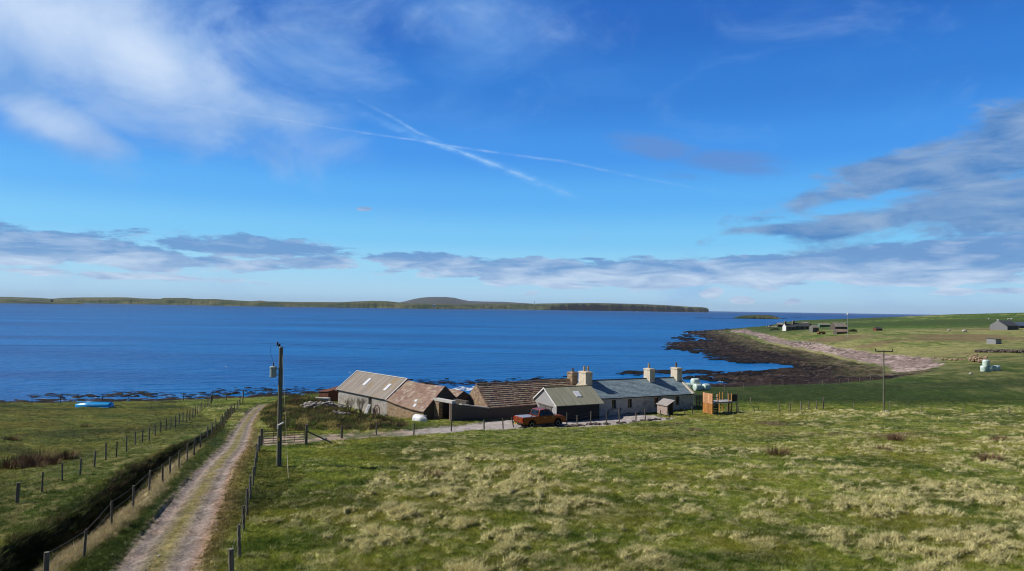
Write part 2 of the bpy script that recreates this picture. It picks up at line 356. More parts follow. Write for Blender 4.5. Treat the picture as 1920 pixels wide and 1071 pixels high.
def albedo(x, y, f, z):
    d = drypatch(x, y); t = tuss(x, y)
    a = fbm(x*.6, y*.9, 4, 81); b = fbm(x*4.1, y*5.3, 3, 82)
    green = lerp3(C(.058,.094,.012), C(.175,.198,.030), ss(.32, .66, a*.55+b*.45))
    green = lerp3(green, C(.16,.15,.022), .55*ss(.45, .7, fbm(x*.2, y*.2, 3, 83)))
    green = lerp3(green, C(.018,.042,.006), .6*ss(.52, .68, fbm(x*.13+5, y*.22, 3, 84)))
    tan = lerp3(C(.19,.17,.05), C(.48,.43,.22), ss(.3, .75, b*.5+t*.6))
    m = np.clip(d*(.35+1.0*t)+.25*t*(y < 85)*(x > -8), 0, 1)
    col = lerp3(green, tan, m*.9)
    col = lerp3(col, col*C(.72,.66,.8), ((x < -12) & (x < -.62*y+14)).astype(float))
    # far pastures
    farw = ss(88, 100, y)*(x > 10)
    px = x/np.maximum(y, 1)
    band = fbm(x*.02+9, y*.012, 3, 90); fine = fbm(x*.25, y*.12, 3, 91)
    grain = fbm(x*.9, y*.35, 2, 98)
    fg = lerp3(C(.040,.072,.010), C(.155,.15,.055), ss(.36, .66, band*.5+fine*.3+grain*.2+.2*ss(165, 215, y)*(1-ss(280, 360, y))-.1))
    fg = fg*(.75+.5*grain)[:, None]*(1+.6*ss(140, 230, y))[:, None]
    brn = ss(.55, .68, fbm(x*.03, y*.05, 3, 92))*ss(170, 200, y)*(1-ss(300, 360, y))
    fg = lerp3(fg, C(.17,.11,.065), brn*.7)
    dk = ss(.5, .62, fbm(x*.006+2, y*.05, 2, 93))*(y > 95)*(y < 140)
    fg = lerp3(fg, C(.030,.045,.012), dk*.7)
    fg = lerp3(fg, C(.05,.075,.018), .8*ss(330, 400, y)*ss(-.1, .1, .75-np.abs(fbm(x*.01, y*.01, 2, 99)-.5)*4))
    col = lerp3(col, fg, farw)
    # worn brown patches in front of the cottage
    br = ss(.6, .75, fbm(x*.22, y*.5, 3, 95))*ss(60, 64, y)*(1-ss(74, 80, y))*ss(8, 14, x)*(1-ss(34, 44, x))
    col = lerp3(col, C(.13,.09,.055), br*.75)
    # ditch: bank with shade put into its dark colour + tan verge
    k = f['k']; u = f['u']/k+(fbm(x*.9, y*.9, 3, 5)-.5)*.42; e = f['end']
    bank = ss(.3, .55, u)*(1-ss(1.7, 2.0, u))*e
    col = lerp3(col, lerp3(C(.022,.022,.010), C(.075,.072,.03), ss(.4, .7, b)), bank*.95)
    verge = ss(1.7, 2.1, u)*(1-ss(3.5, 4.0, u+.9*(b-.5)))*e
    col = lerp3(col, lerp3(C(.26,.21,.11), C(.40,.33,.19), b), verge*.85*(1-ss(44, 58, y)))
    slope = ss(3.7, 4.1, u)*(1-ss(5.6, 6.6, u))*e
    col = lerp3(col, lerp3(C(.02,.035,.008), C(.06,.09,.016), b), slope*.75)  # dark green slope, with the shade below the verge crest painted in
    lb = ss(-9, -1, u)*(1-ss(-.2, 0, u))*e
    col = lerp3(col, lerp3(C(.06,.09,.015), C(.20,.19,.07), ss(.45, .65, fbm(x*1.5, y*2, 3, 96))), lb*.7)
    # hummocks
    hm = ss(-1, 1, f['hm'])
    col = lerp3(col, lerp3(C(.03,.045,.012), C(.16,.15,.06), ss(.4, .68, fbm(x*.8, y*1.1, 3, 97))), hm*.8)
    # pebbles, reef
    p, reef, s = zones(x, y)
    n1 = fbm(x*.9, y*.6, 3, 101); n2 = fbm(x*.16, y*.16, 3, 102)
    n5 = fbm(x*1.6, y*.5, 2, 105)
    pb = lerp3(C(.11,.08,.065), C(.46,.355,.31), ss(.32, .68, n1*.35+n2*.25+n5*.4))
    pb = lerp3(pb, C(.20,.15,.13), .6*ss(.5, .62, fbm(x*.05+y*.03, y*.11, 3, 106)))
    pm = ss(.3, 2.2, p-.008*np.abs(y-100)+(n1-.5)*5)
    rk = lerp3(C(.008,.006,.005), C(.05,.034,.025), ss(.4, .75, n1*.6+n2*.4))
    ol = ss(-16, -1, p+(n2-.5)*8)*(y > 140)
    rk = lerp3(rk, lerp3(C(.05,.06,.012), C(.17,.14,.08), ss(.35, .65, n1)), ol*.75)
    rk = lerp3(rk, C(.17,.13,.10), .6*ss(.70, .82, fbm(x*1.3, y*.6, 2, 103)))
    rk = lerp3(rk, C(.035,.02,.013), .5*ss(.5, .65, fbm(x*.06, y*.09, 3, 104)))
    col = lerp3(col, rk, reef)
    col = lerp3(col, pb, pm)
    # thin straw edge along the shore
    ed = np.where(reef < .5, ss(9, 6, s), 0)*(y < 140)
    col = lerp3(col, C(.26,.22,.11), ed*.5*ss(.4, .6, a))
    # gravel lane and track
    tr = ss(-.15, .35, f['tr']+(b-.5)*.8)
    tt = f['tt']; g1 = fbm(x*1.4, y*.7, 3, 110); g2 = fbm(x*7, y*5, 2, 111)
    gr = lerp3(C(.17,.135,.11), C(.34,.285,.25), g1*.5+g2*.5)
    gr = lerp3(gr, C(.10,.075,.055), .55*ss(.6, .72, fbm(x*2.3, y*1.1, 3, 112)))
    gr = lerp3(gr, C(.36,.22,.14), .75*np.clip(ss(.78, .97, tt)+ss(.5, .7, g1)*.25, 0, 1))
    gr = lerp3(gr, C(.30,.235,.15), ss(.16, .02, tt)*.6)
    mid = np.exp(-((tt-.47)/.15)**2)*ss(.22, .45, g1*.7+g2*.3+.05)
    gr = lerp3(gr, lerp3(C(.12,.12,.02), C(.30,.24,.10), g2), mid*.92)
    col = lerp3(col, gr, tr)
    ln = ss(-.2, .4, f['ln']+(b-.5)*.9)
    lg = lerp3(C(.30,.265,.24), C(.47,.42,.39), g1*.4+g2*.6)
    lg = lerp3(lg, lerp3(C(.10,.11,.035), C(.32,.235,.165), ss(.4, .6, g1)), ss(-6, -12, x)*(1-ss(-27, -30, x))*.9)
    col = lerp3(col, lg, ln)
    pt = inside(GRASSPATCH, x, y)
    col = np.where(pt[:, None], green, col)
    edge = ss(-1.2, -.1, f['tr'])*(1-tr)*ss(.5, 1, tt)
    col = lerp3(col, C(.2,.13,.06), edge*.5)
    return col, reef, pm, tr, ln
# ------------------------------------------------------------------ ground mesh (one sheet, rings around the viewpoint)
th = np.concatenate([np.linspace(-180, -62, 30)[:-1], np.linspace(-62, -41, 70)[:-1], np.linspace(-41, 41, 900), np.linspace(41, 62, 70)[1:], np.linspace(62, 180, 30)[1:-1]])
th = np.radians(th)
rr = np.concatenate([np.linspace(1.5, 20, 22)[:-1], 20*(130/20)**np.linspace(0, 1, 520), 130*(420/130)**np.linspace(0, 1, 170)[1:], 420*(3600/420)**np.linspace(0, 1, 70)[1:]])
T, Rr = np.meshgrid(th, rr); X = (Rr*np.sin(T)).ravel(); Y = (Rr*np.cos(T)).ravel()
f0 = feats(X, Y); Z = Hfull(X, Y, f0); mic = micro(X, Y, f0)
col, reef, pm, trm, lnm = albedo(X, Y, f0, Z)
rock = (fbm(X*.55, Y*.55, 4, 120)-.5)*1.1+(fbm(X*2.1, Y*2.1, 2, 121)-.5)*.45
Z = Z+mic*(1-reef)*(1-pm)+reef*rock*np.where(Y > 130, .75, .32)*ss(-7, 1, sdist(SHORE, X, Y))+pm*(fbm(X*1.2, Y*1.2, 3, 122)-.5)*.4
nr, nt_ = len(rr), len(th)
idx = np.arange(nr*nt_).reshape(nr, nt_); ia = idx[:-1]; ib = idx[1:]; ia2 = np.roll(ia, -1, 1); ib2 = np.roll(ib, -1, 1)
quads = np.stack([ia, ia2, ib2, ib], -1).reshape(-1, 4)
def mesh_np(name, V, Fq, m, colattr=None, smooth=True):
    k = Fq.shape[1]; me = bpy.data.meshes.new(name); me.vertices.add(len(V)); me.vertices.foreach_set('co', V.astype(np.float32).ravel())
    me.loops.add(Fq.size); me.loops.foreach_set('vertex_index', Fq.astype(np.int32).ravel())
    me.polygons.add(len(Fq)); me.polygons.foreach_set('loop_start', np.arange(0, Fq.size, k, dtype=np.int32)); me.polygons.foreach_set('loop_total', np.full(len(Fq), k, np.int32))
    if smooth: me.polygons.foreach_set('use_smooth', np.ones(len(Fq), bool))
    if colattr is not None:
        a = me.color_attributes.new('albedo', 'FLOAT_COLOR', 'POINT'); a.data.foreach_set('color', np.c_[colattr, np.ones(len(V))].astype(np.float32).ravel())
    me.materials.append(m); me.update(calc_edges=True); me.validate()
    o = bpy.data.objects.new(name, me); COL.objects.link(o); return o
def groundmat(name, bumpd=.04, fine=9, var=.45, trans=0):
    m, nt, b = newmat(name); L = nt.links.new
    at = N(nt, 'ShaderNodeAttribute'); at.attribute_name = 'albedo'
    tc = N(nt, 'ShaderNodeTexCoord'); nz = N(nt, 'ShaderNodeTexNoise'); nz.inputs['Scale'].default_value = fine; nz.inputs['Detail'].default_value = 4; nz.inputs['Roughness'].default_value = .7
    L(tc.outputs['Object'], nz.inputs[0])
    mr = N(nt, 'ShaderNodeMapRange'); mr.inputs[1].default_value = .3; mr.inputs[2].default_value = .7; mr.inputs[3].default_value = 1-var; mr.inputs[4].default_value = 1+var; L(nz.outputs[0], mr.inputs[0])
    nz2 = N(nt, 'ShaderNodeTexNoise'); nz2.inputs['Scale'].default_value = 1.1; nz2.inputs['Detail'].default_value = 5; nz2.inputs['Roughness'].default_value = .75; L(tc.outputs['Object'], nz2.inputs[0])
    mr2 = N(nt, 'ShaderNodeMapRange'); mr2.inputs[1].default_value = .32; mr2.inputs[2].default_value = .68; mr2.inputs[3].default_value = .6; mr2.inputs[4].default_value = 1.4; L(nz2.outputs[0], mr2.inputs[0])
    mm = N(nt, 'ShaderNodeMath', operation='MULTIPLY'); L(mr.outputs[0], mm.inputs[0]); L(mr2.outputs[0], mm.inputs[1])
    sc = N(nt, 'ShaderNodeVectorMath', operation='SCALE'); L(at.outputs['Color'], sc.inputs[0]); L(mm.outputs[0], sc.inputs['Scale'])
    L(sc.outputs[0], b.inputs['Base Color']); b.inputs['Roughness'].default_value = .95; b.inputs['Specular IOR Level'].default_value = .1
    bp = N(nt, 'ShaderNodeBump'); bp.inputs['Strength'].default_value = .8; bp.inputs['Distance'].default_value = bumpd; L(nz.outputs[0], bp.inputs['Height']); L(bp.outputs[0], b.inputs['Normal'])
    return m
GMAT = groundmat('ground cover')
gnd = kind(mesh_np('ground', np.c_[X, Y, Z], quads, GMAT, col), 'structure')
# ------------------------------------------------------------------ grass blades (nobody could count them)
BP = []                                          # footprints to keep clear of grass: (cx, cy, axis angle, length, width)
def blades(name, xs, ys, h, w, nb, cols, spread, lean=(.35, .0), jit=.35):
    n = len(xs); f = feats(xs, ys); z = Hfull(xs, ys, f)+micro(xs, ys, f)
    B = n*nb; bx = np.repeat(xs, nb); by = np.repeat(ys, nb); bz = np.repeat(z, nb); sp = np.repeat(spread, nb); hh = np.repeat(h, nb)*RNG.uniform(.55, 1.25, B); ww = np.repeat(w, nb)*RNG.uniform(.7, 1.3, B)
    a = RNG.uniform(0, 6.283, B); rad = sp*np.sqrt(RNG.uniform(0, 1, B)); bx = bx+rad*np.cos(a); by = by+rad*np.sin(a)
    fa = RNG.uniform(0, 3.1416, B); dx, dy = np.cos(fa)*ww/2, np.sin(fa)*ww/2
    la = RNG.normal(0, jit, (B, 2))+np.array(lean); out = .35
    tx = bx+(la[:, 0]+out*np.cos(a)*rad/np.maximum(sp, 1e-3))*hh; ty = by+(la[:, 1]+out*np.sin(a)*rad/np.maximum(sp, 1e-3))*hh
    V = np.empty((B, 3, 3)); V[:, 0] = np.c_[bx-dx, by-dy, bz-.03]; V[:, 1] = np.c_[bx+dx, by+dy, bz-.03]; V[:, 2] = np.c_[tx, ty, bz+hh*.85]
    c = np.repeat(cols, nb, 0)*RNG.uniform(.65, 1.4, (B, 1)); c = np.repeat(c, 3, 0)
    return kind(mesh_np(name, V.reshape(-1, 3), np.arange(B*3).reshape(-1, 3), BLMAT, c, smooth=False), 'stuff')
BLMAT, _nt, _b = newmat('grass blade')
_at = N(_nt, 'ShaderNodeAttribute'); _at.attribute_name = 'albedo'; _nt.links.new(_at.outputs['Color'], _b.inputs['Base Color']); _b.inputs['Roughness'].default_value = .8; _b.inputs['Specular IOR Level'].default_value = .15
_tr = N(_nt, 'ShaderNodeBsdfTranslucent'); _nt.links.new(_at.outputs['Color'], _tr.inputs[0]); _ms = N(_nt, 'ShaderNodeMixShader'); _ms.inputs[0].default_value = .3
_nt.links.new(_b.outputs[0], _ms.inputs[1]); _nt.links.new(_tr.outputs[0], _ms.inputs[2]); _nt.links.new(_ms.outputs[0], _nt.nodes['Material Output'].inputs[0])
def footprint_ok(x, y):
    ok = np.ones(x.shape, bool)
    for (ox, oy, a, L, Wd) in BP:
        dx, dy = x-ox, y-oy; u = dx*math.cos(a)+dy*math.sin(a); v = -dx*math.sin(a)+dy*math.cos(a)
        ok &= ~((u > -.1) & (u < L+.1) & (v > -.1) & (v < Wd+.1))
    return ok
def grow_grass():
    n = 260000; q = RNG.uniform(0, 1, n); D = 1/(1/21.5-q*(1/21.5-1/100.)); a = np.radians(RNG.uniform(-41, 41, n)); x = np.tan(a)*D; y = D
    f = feats(x, y); z = Hfull(x, y, f); c, rf, pmm, tr, ln = albedo(x, y, f, z)
    mid = np.exp(-((f['tt']-.47)/.12)**2)*(fbm(x*1.4, y*.7, 3, 110) > .42)
    u = f['u']/f['k']
    keep = (rf < .4) & (ln < .3) & ((tr < .35) | (RNG.uniform(0, 1, n) < .45*mid)) & footprint_ok(x, y) & ~((u > .2) & (u < 1.2) & (RNG.uniform(0, 1, n) < .5))
    x, y, c, tr = x[keep], y[keep], c[keep], tr[keep]; d = drypatch(x, y)*tuss(x, y); f = {k: v[keep] for k, v in f.items()}; u = u[keep]
    h = (.10+.06*RNG.random(len(x))+.16*d)*np.where(tr > .3, .5, 1); verge = (u > 1.8) & (u < 3.9) & (f['end'] > .3); h = np.where(verge, h*1.7, h)
    far = np.clip(y/45, .8, 2.2)
    w = .035*far
    k = c.mean(1)[:, None]; c = c*1.5
    short = np.where((x < -22) & (y > 40), .6, 1)
    return blades('grass', x, y, h*short*.85, w, 4, c, .12*far, lean=(.2, 0), jit=.55)
def grow_tussocks():
    n = 56000; q = RNG.uniform(0, 1, n); D = 1/(1/21.5-q*(1/21.5-1/86.)); a = np.radians(RNG.uniform(-40, 40, n)); x = np.tan(a)*D; y = D
    f = feats(x, y); p = drypatch(x, y)*(.25+tuss(x, y))+.05*(x > -8); keep = (RNG.uniform(0, 1, n) < p*.55) & (f['tr'] < -.5) & (f['ln'] < -.5) & footprint_ok(x, y) & ((f['u'] < -.5) | (f['u'] > 4))
    x, y = x[keep], y[keep]; m = len(x); r = RNG.uniform(.7, 1.4, m)
    b = RNG.random((m, 1)); c = np.array([[.48,.43,.22]])*b+np.array([[.24,.23,.07]])*(1-b)
    return blades('dry_grass', x, y, .12*r, .035*np.clip(y/45, .7, 2), 15, c*1.15, .13*r, lean=(.3, -.1), jit=.75)
def grow_weeds():
    n = 5200; xs = [p[0] for p in HUM]; ys = [p[1] for p in HUM]
    x = RNG.uniform(min(xs)-1, max(xs)+1, n); y = RNG.uniform(min(ys)-1, max(ys)+1, n)
    keep = (sdist(HUM, x, y) > -.3) & footprint_ok(x, y) & (sdist(LANE, x, y) < -.3)&(sdist(TRK, x, y) < -.3); x, y = x[keep], y[keep]
    q = fbm(x*.8, y*1.1, 3, 97)[:, None]
    dark = np.array([[.035,.045,.018]]); tan = np.array([[.28,.23,.08]]); brown = np.array([[.10,.065,.04]]); gr = np.array([[.09,.12,.025]])
    r = RNG.random((len(x), 1)); c = np.where(q > .55, tan, np.where(r < .35, brown, np.where(r < .7, gr, dark)))
    return blades('weeds', x, y, np.where(q[:, 0] > .55, .3, .48)*RNG.uniform(.6, 1.3, len(x)), np.full(len(x), .07), 16, c*1.3, np.full(len(x), .3), lean=(.25, 0), jit=.4)
def grow_ditch():
    m = 5000; k = RNG.integers(0, len(DIT)-1, m); t = RNG.random(m); P = np.array(DIT); x = P[k, 0]*(1-t)+P[k+1, 0]*t; y = P[k, 1]*(1-t)+P[k+1, 1]*t
    kk = 1-.75*ss(36, 74, y); o = RNG.uniform(.35, 2.5, m)*kk; d = P[k+1]-P[k]; d /= np.linalg.norm(d, axis=1)[:, None]
    x = x+d[:, 1]*o; y = y-d[:, 0]*o; keep = y > 18; x, y, o, kk = x[keep], y[keep], o[keep], kk[keep]
    r = RNG.random((len(x), 1)); c = np.where(r < .42, np.array([[.05,.065,.018]]), np.where(r < .78, np.array([[.12,.09,.045]]), np.array([[.10,.13,.03]])))
    return blades('bank_growth', x, y, .3*kk*RNG.uniform(.5, 1.4, len(x)), np.full(len(x), .05), 14, c, np.full(len(x), .2), jit=.6)
# ------------------------------------------------------------------ sea
def sea():
    m, nt, b = newmat('sea water'); L = nt.links.new
    tc = N(nt, 'ShaderNodeTexCoord')
    b.inputs['Roughness'].default_value = .3; b.inputs['IOR'].default_value = 1.33; b.inputs['Specular IOR Level'].default_value = .10
    # broad drifts of lighter and darker blue
    mp = N(nt, 'ShaderNodeMapping'); mp.inputs['Scale'].default_value = (.004, .016, 1); L(tc.outputs['Object'], mp.inputs[0])
    n0 = N(nt, 'ShaderNodeTexNoise'); n0.inputs['Scale'].default_value = 1; n0.inputs['Detail'].default_value = 7; n0.inputs['Roughness'].default_value = .62; L(mp.outputs[0], n0.inputs[0])
    cr = N(nt, 'ShaderNodeValToRGB'); cr.color_ramp.elements[0].position = .35; cr.color_ramp.elements[0].color = (.001, .062, .255, 1); cr.color_ramp.elements[1].position = .68; cr.color_ramp.elements[1].color = (.001, .17, .48, 1)
    L(n0.outputs[0], cr.inputs[0])
    sx = N(nt, 'ShaderNodeSeparateXYZ'); L(tc.outputs['Object'], sx.inputs[0]); dm = N(nt, 'ShaderNodeMapRange'); dm.inputs[1].default_value = 250; dm.inputs[2].default_value = 2600; L(sx.outputs[1], dm.inputs[0])
    dc = N(nt, 'ShaderNodeMixRGB'); dc.inputs[2].default_value = (.001, .034, .165, 1); L(dm.outputs[0], dc.inputs[0]); L(cr.outputs[0], dc.inputs[1]); L(dc.outputs[0], b.inputs['Base Color'])  # base colour darkens with distance, standing in for grazing reflection
    prev = None
    for sc, st, dist, rot in (((.10, .30, 1), 1, 1.6, .25), ((.4, 1.2, 1), 1, .7, -.2), ((1.6, 3.6, 1), .8, .22, .1)):
        mp = N(nt, 'ShaderNodeMapping'); mp.inputs['Scale'].default_value = sc; mp.inputs['Rotation'].default_value = (0, 0, rot); L(tc.outputs['Object'], mp.inputs[0])
        nz = N(nt, 'ShaderNodeTexNoise'); nz.inputs['Scale'].default_value = 1; nz.inputs['Detail'].default_value = 3; L(mp.outputs[0], nz.inputs[0])
        bp = N(nt, 'ShaderNodeBump'); bp.inputs['Strength'].default_value = st; bp.inputs['Distance'].default_value = dist; L(nz.outputs[0], bp.inputs['Height'])
        if prev: L(prev.outputs[0], bp.inputs['Normal'])
        prev = bp
    L(prev.outputs[0], b.inputs['Normal'])
    mb = MB(); R = 20000
    mb.face([(-R, 40, 0), (R, 40, 0), (R, R, 0), (-R, R, 0)])
    return kind(mb.build('sea', m), 'structure')
sea()
# ------------------------------------------------------------------ sky
def world():
    w = bpy.data.worlds.new('World'); S.world = w; w.use_nodes = True; nt = w.node_tree; L = nt.links.new
    bg = nt.nodes['Background']; bg.inputs['Strength'].default_value = .1
    sk = N(nt, 'ShaderNodeTexSky', sky_type='NISHITA'); sk.sun_disc = False; sk.sun_elevation = SUN_EL; sk.sun_rotation = SUN_ROT; sk.altitude = 10
    tc = N(nt, 'ShaderNodeTexCoord'); sp = N(nt, 'ShaderNodeSeparateXYZ'); L(tc.outputs['Generated'], sp.inputs[0])
    def mth(op, a, b=None, c=None):
        n = N(nt, 'ShaderNodeMath', operation=op)
        for i, q in enumerate((a, b, c)):
            if q is None: continue
            if isinstance(q, (int, float)): n.inputs[i].default_value = q
            else: L(q, n.inputs[i])
        return n.outputs[0]
    el = mth('ARCSINE', sp.outputs[2]); az = mth('ARCTAN2', sp.outputs[0], sp.outputs[1])
    uv = N(nt, 'ShaderNodeCombineXYZ'); L(az, uv.inputs[0]); L(el, uv.inputs[1]); uv = uv.outputs[0]
    def srgb(r, g, b): return tuple(((c/255)/12.92 if c/255 <= .04045 else ((c/255+.055)/1.055)**2.4) for c in (r, g, b))+(1,)
    cr = N(nt, 'ShaderNodeValToRGB'); r = cr.color_ramp; r.interpolation = 'EASE'
    stops = [(-.1, (95,135,185)), (0, (158,205,242)), (.02, (170,218,251)), (.055, (152,218,253)), (.10, (116,202,254)), (.155, (84,178,252)), (.22, (56,150,242)), (.30, (36,126,220)), (.40, (24,104,200)), (.6, (28,74,150)), (1.3, (46,64,96))]  # highest stops, out of view, darkened and greyed to weaken sky fill
    while len(r.elements) < len(stops): r.elements.new(.5)
    for i, (e, c) in enumerate(stops): r.elements[i].position = (e+.1)/1.4; r.elements[i].color = srgb(*c)
    mr = N(nt, 'ShaderNodeMapRange'); mr.inputs[1].default_value = -.1; mr.inputs[2].default_value = 1.3; L(el, mr.inputs[0]); L(mr.outputs[0], cr.inputs[0])
    s10 = N(nt, 'ShaderNodeVectorMath', operation='SCALE'); s10.inputs['Scale'].default_value = 10; L(cr.outputs[0], s10.inputs[0])
    base = N(nt, 'ShaderNodeMixRGB'); base.inputs[0].default_value = .88; L(sk.outputs[0], base.inputs[1]); L(s10.outputs[0], base.inputs[2])
    cur = base.outputs[0]
    def ae(px, py): v = ray(px, py); return math.atan2(v[0], v[1]), math.asin(v[2])
    def noise(scale, sx, sy, det=5, rough=.6, off=(0, 0), dist=0, rot=0):
        mp = N(nt, 'ShaderNodeMapping'); mp.inputs['Scale'].default_value = (sx, sy, 1); mp.inputs['Location'].default_value = (*off, 0); mp.inputs['Rotation'].default_value = (0, 0, rot); L(uv, mp.inputs[0])
        n = N(nt, 'ShaderNodeTexNoise'); n.inputs['Scale'].default_value = scale; n.inputs['Detail'].default_value = det; n.inputs['Roughness'].default_value = rough; n.inputs['Distortion'].default_value = dist; L(mp.outputs[0], n.inputs[0]); return n.outputs[0]
    def blob(px, py, rx, ry, ang=0, k=1.0):
        a, e = ae(px, py)
        mp = N(nt, 'ShaderNodeMapping', vector_type='TEXTURE'); mp.inputs['Location'].default_value = (a, e, 0); mp.inputs['Rotation'].default_value = (0, 0, math.radians(ang)); mp.inputs['Scale'].default_value = (rx/F, ry/F, 1); L(uv, mp.inputs[0])
        ln = N(nt, 'ShaderNodeVectorMath', operation='LENGTH'); L(mp.outputs[0], ln.inputs[0])
        m = N(nt, 'ShaderNodeMapRange', interpolation_type='SMOOTHSTEP'); m.inputs[1].default_value = 1; m.inputs[2].default_value = 0; m.inputs[4].default_value = k; L(ln.outputs['Value'], m.inputs[0]); return m.outputs[0]
    def union(L_): 
        o = L_[0]
        for q in L_[1:]: o = mth('MAXIMUM', o, q)
        return o
    def layer(cur, dens, colr, lo, hi, amax):
        m = N(nt, 'ShaderNodeMapRange', interpolation_type='SMOOTHSTEP'); m.inputs[1].default_value = lo; m.inputs[2].default_value = hi; m.inputs[4].default_value = amax; L(dens, m.inputs[0])
        mx = N(nt, 'ShaderNodeMixRGB'); L(m.outputs[0], mx.inputs[0]); L(cur, mx.inputs[1])
        if isinstance(colr, tuple): mx.inputs[2].default_value = colr
        else: L(colr, mx.inputs[2])
        return mx.outputs[0]
    def c10(r, g, b): c = srgb(r, g, b); return (c[0]*10, c[1]*10, c[2]*10, 1)
    # thin high veil
    def dens(mask, nz, kn, off=0.0): return mth('ADD', mth('ADD', mask, mth('MULTIPLY', mth('SUBTRACT', nz, .5), kn)), off)
    nv = noise(1, 2.6, 6.5, 7, .62, (1.3, 2.2), .6, -.28)
    vm = union([blob(900, 60, 380, 170, -3), blob(1180, 170, 560, 190, -12, .6), blob(1560, 140, 520, 240, -8, .55), blob(1000, 240, 620, 110, -12, .65), blob(640, 130, 330, 170, -20, .8), blob(560, 30, 300, 120, 0, .8)])
    cur = layer(cur, dens(vm, nv, 2.6), c10(104, 162, 232), .25, 1.5, .62)
    # big white cloud top left
    nw = noise(1, 4.6, 8.2, 10, .6, (.4, .1), .5, -.35)
    wm = union([blob(120, 40, 520, 230, -8, 1.0), blob(300, 140, 400, 150, -18, 1.0), blob(470, 200, 330, 90, -14, .8), blob(60, 200, 260, 80, -28, .85), blob(120, 240, 170, 60, -20, .95), blob(620, 60, 330, 160, 20, .45)])
    wd = dens(wm, nw, 1.9)
    nw2 = noise(1, 5, 7, 7, .6, (4, 3), .5, -.4)
    bright = union([blob(70, 30, 300, 120, -5, 1.0), blob(240, 100, 240, 90, -20, 1.0), blob(400, 150, 200, 80, -12, .6), blob(100, 235, 120, 40, -15, .5)])
    wc = N(nt, 'ShaderNodeMixRGB'); wc.use_clamp = True; wc.inputs[1].default_value = c10(120, 168, 228); wc.inputs[2].default_value = c10(212, 230, 253)
    fw = N(nt, 'ShaderNodeMath', operation='ADD', use_clamp=True); L(mth('MULTIPLY', bright, .72), fw.inputs[0]); L(mth('MULTIPLY', mth('SUBTRACT', nw2, .42), 1.6), fw.inputs[1]); L(fw.outputs[0], wc.inputs[0])
    wc.use_clamp = False
    cur = layer(cur, wd, wc.outputs[0], .05, .85, .93)
    # contrails
    def trail(cur, pts, wpx, amax, colr=(205, 228, 252), fade=None):
        fields = []
        for (p, q) in zip(pts[:-1], pts[1:]):
            a0, e0 = ae(*p[:2]); a1, e1 = ae(*q[:2]); L_ = math.hypot(a1-a0, e1-e0); ang = math.atan2(e1-e0, a1-a0)
            mp = N(nt, 'ShaderNodeMapping', vector_type='TEXTURE'); mp.inputs['Location'].default_value = ((a0+a1)/2, (e0+e1)/2, 0); mp.inputs['Rotation'].default_value = (0, 0, ang); L(uv, mp.inputs[0])
            s = N(nt, 'ShaderNodeSeparateXYZ'); L(mp.outputs[0], s.inputs[0])
            ax = mth('ABSOLUTE', s.outputs[0]); over = mth('MAXIMUM', mth('SUBTRACT', ax, L_/2), 0.0)
            w0, w1 = p[2]*wpx/F, q[2]*wpx/F
            wv = mth('MAXIMUM', mth('ADD', mth('MULTIPLY', s.outputs[0], (w1-w0)/L_), (w0+w1)/2), .0003)
            dd = mth('ADD', mth('DIVIDE', mth('ABSOLUTE', s.outputs[1]), wv), mth('MULTIPLY', over, 900))
            m = N(nt, 'ShaderNodeMapRange', interpolation_type='SMOOTHSTEP'); m.inputs[1].default_value = 1; m.inputs[2].default_value = 0; L(dd, m.inputs[0])
            k = mth('ADD', mth('MULTIPLY', s.outputs[0], (q[3]-p[3])/L_), (p[3]+q[3])/2)
            fields.append(mth('MULTIPLY', m.outputs[0], mth('MAXIMUM', k, 0.0)))
        d = union(fields); ns = noise(1, 34, 90, 5, .65); d = mth('MULTIPLY', d, mth('MULTIPLY', mth('SUBTRACT', ns, .22), 2.2))
        return layer(cur, d, c10(*colr), 0.0, 1.3, amax)
    cur = trail(cur, [(230,180,2.6,.3), (370,200,2.6,.5), (530,224,2.6,.55), (780,263,3,.7), (900,282,3.2,.85), (1060,303,3.6,.65), (1250,343,4,.4), (1450,375,4,.1)], 1.35, .55)
    cur = trail(cur, [(560,150,26,.1), (640,195,18,.4), (730,235,14,.6), (800,264,9,.9), (870,288,10,1), (950,318,14,.95), (1030,350,15,.75), (1110,382,16,.1)], 1.1, .72, (150, 200, 250))
    cur = trail(cur, [(800,262,4,.5), (870,287,4,.8), (950,317,5,.8), (1090,374,6,.3)], 1.0, .5, (190, 222, 252))
    cur = trail(cur, [(672,188,5,.4), (740,222,6,.8), (785,250,5,.9), (830,266,4,.6)], 1.1, .55, (175, 214, 252))
    # grey clouds: right bank
    ng = noise(1, 7.5, 24, 10, .62, (2.1, .7), .3, .2)
    gm = union([blob(1690, 320, 420, 62, 16, .9), blob(1870, 300, 330, 85, 6, .9), blob(1450, 432, 160, 24, 2, .95), blob(1700, 405, 460, 52, 6, .9), blob(1900, 390, 430, 110, 5, 1.0), blob(1560, 365, 200, 44, 14, .85), blob(1780, 465, 430, 46, 2, .95), blob(1890, 215, 260, 90, 25, .5)])
    gd = mth('MULTIPLY', dens(gm, ng, 2.2, .1), mth('MINIMUM', mth('MULTIPLY', gm, 6.0), 1.0))
    n3 = noise(1, 11, 40, 8, .6, (5, 2), .4, .15)
    gc = N(nt, 'ShaderNodeMixRGB'); gc.inputs[1].default_value = c10(78, 130, 192); gc.inputs[2].default_value = c10(146, 173, 208); mr3 = N(nt, 'ShaderNodeMapRange'); mr3.inputs[1].default_value = .34; mr3.inputs[2].default_value = .68; L(n3, mr3.inputs[0]); L(mr3.outputs[0], gc.inputs[0])
    cur = layer(cur, gd, gc.outputs[0], .38, .85, .9)
    gm2 = union([blob(1230, 275, 170, 42, -10, .9), blob(1370, 305, 180, 44, -6, .9), blob(1290, 330, 120, 22, -5, .6)])
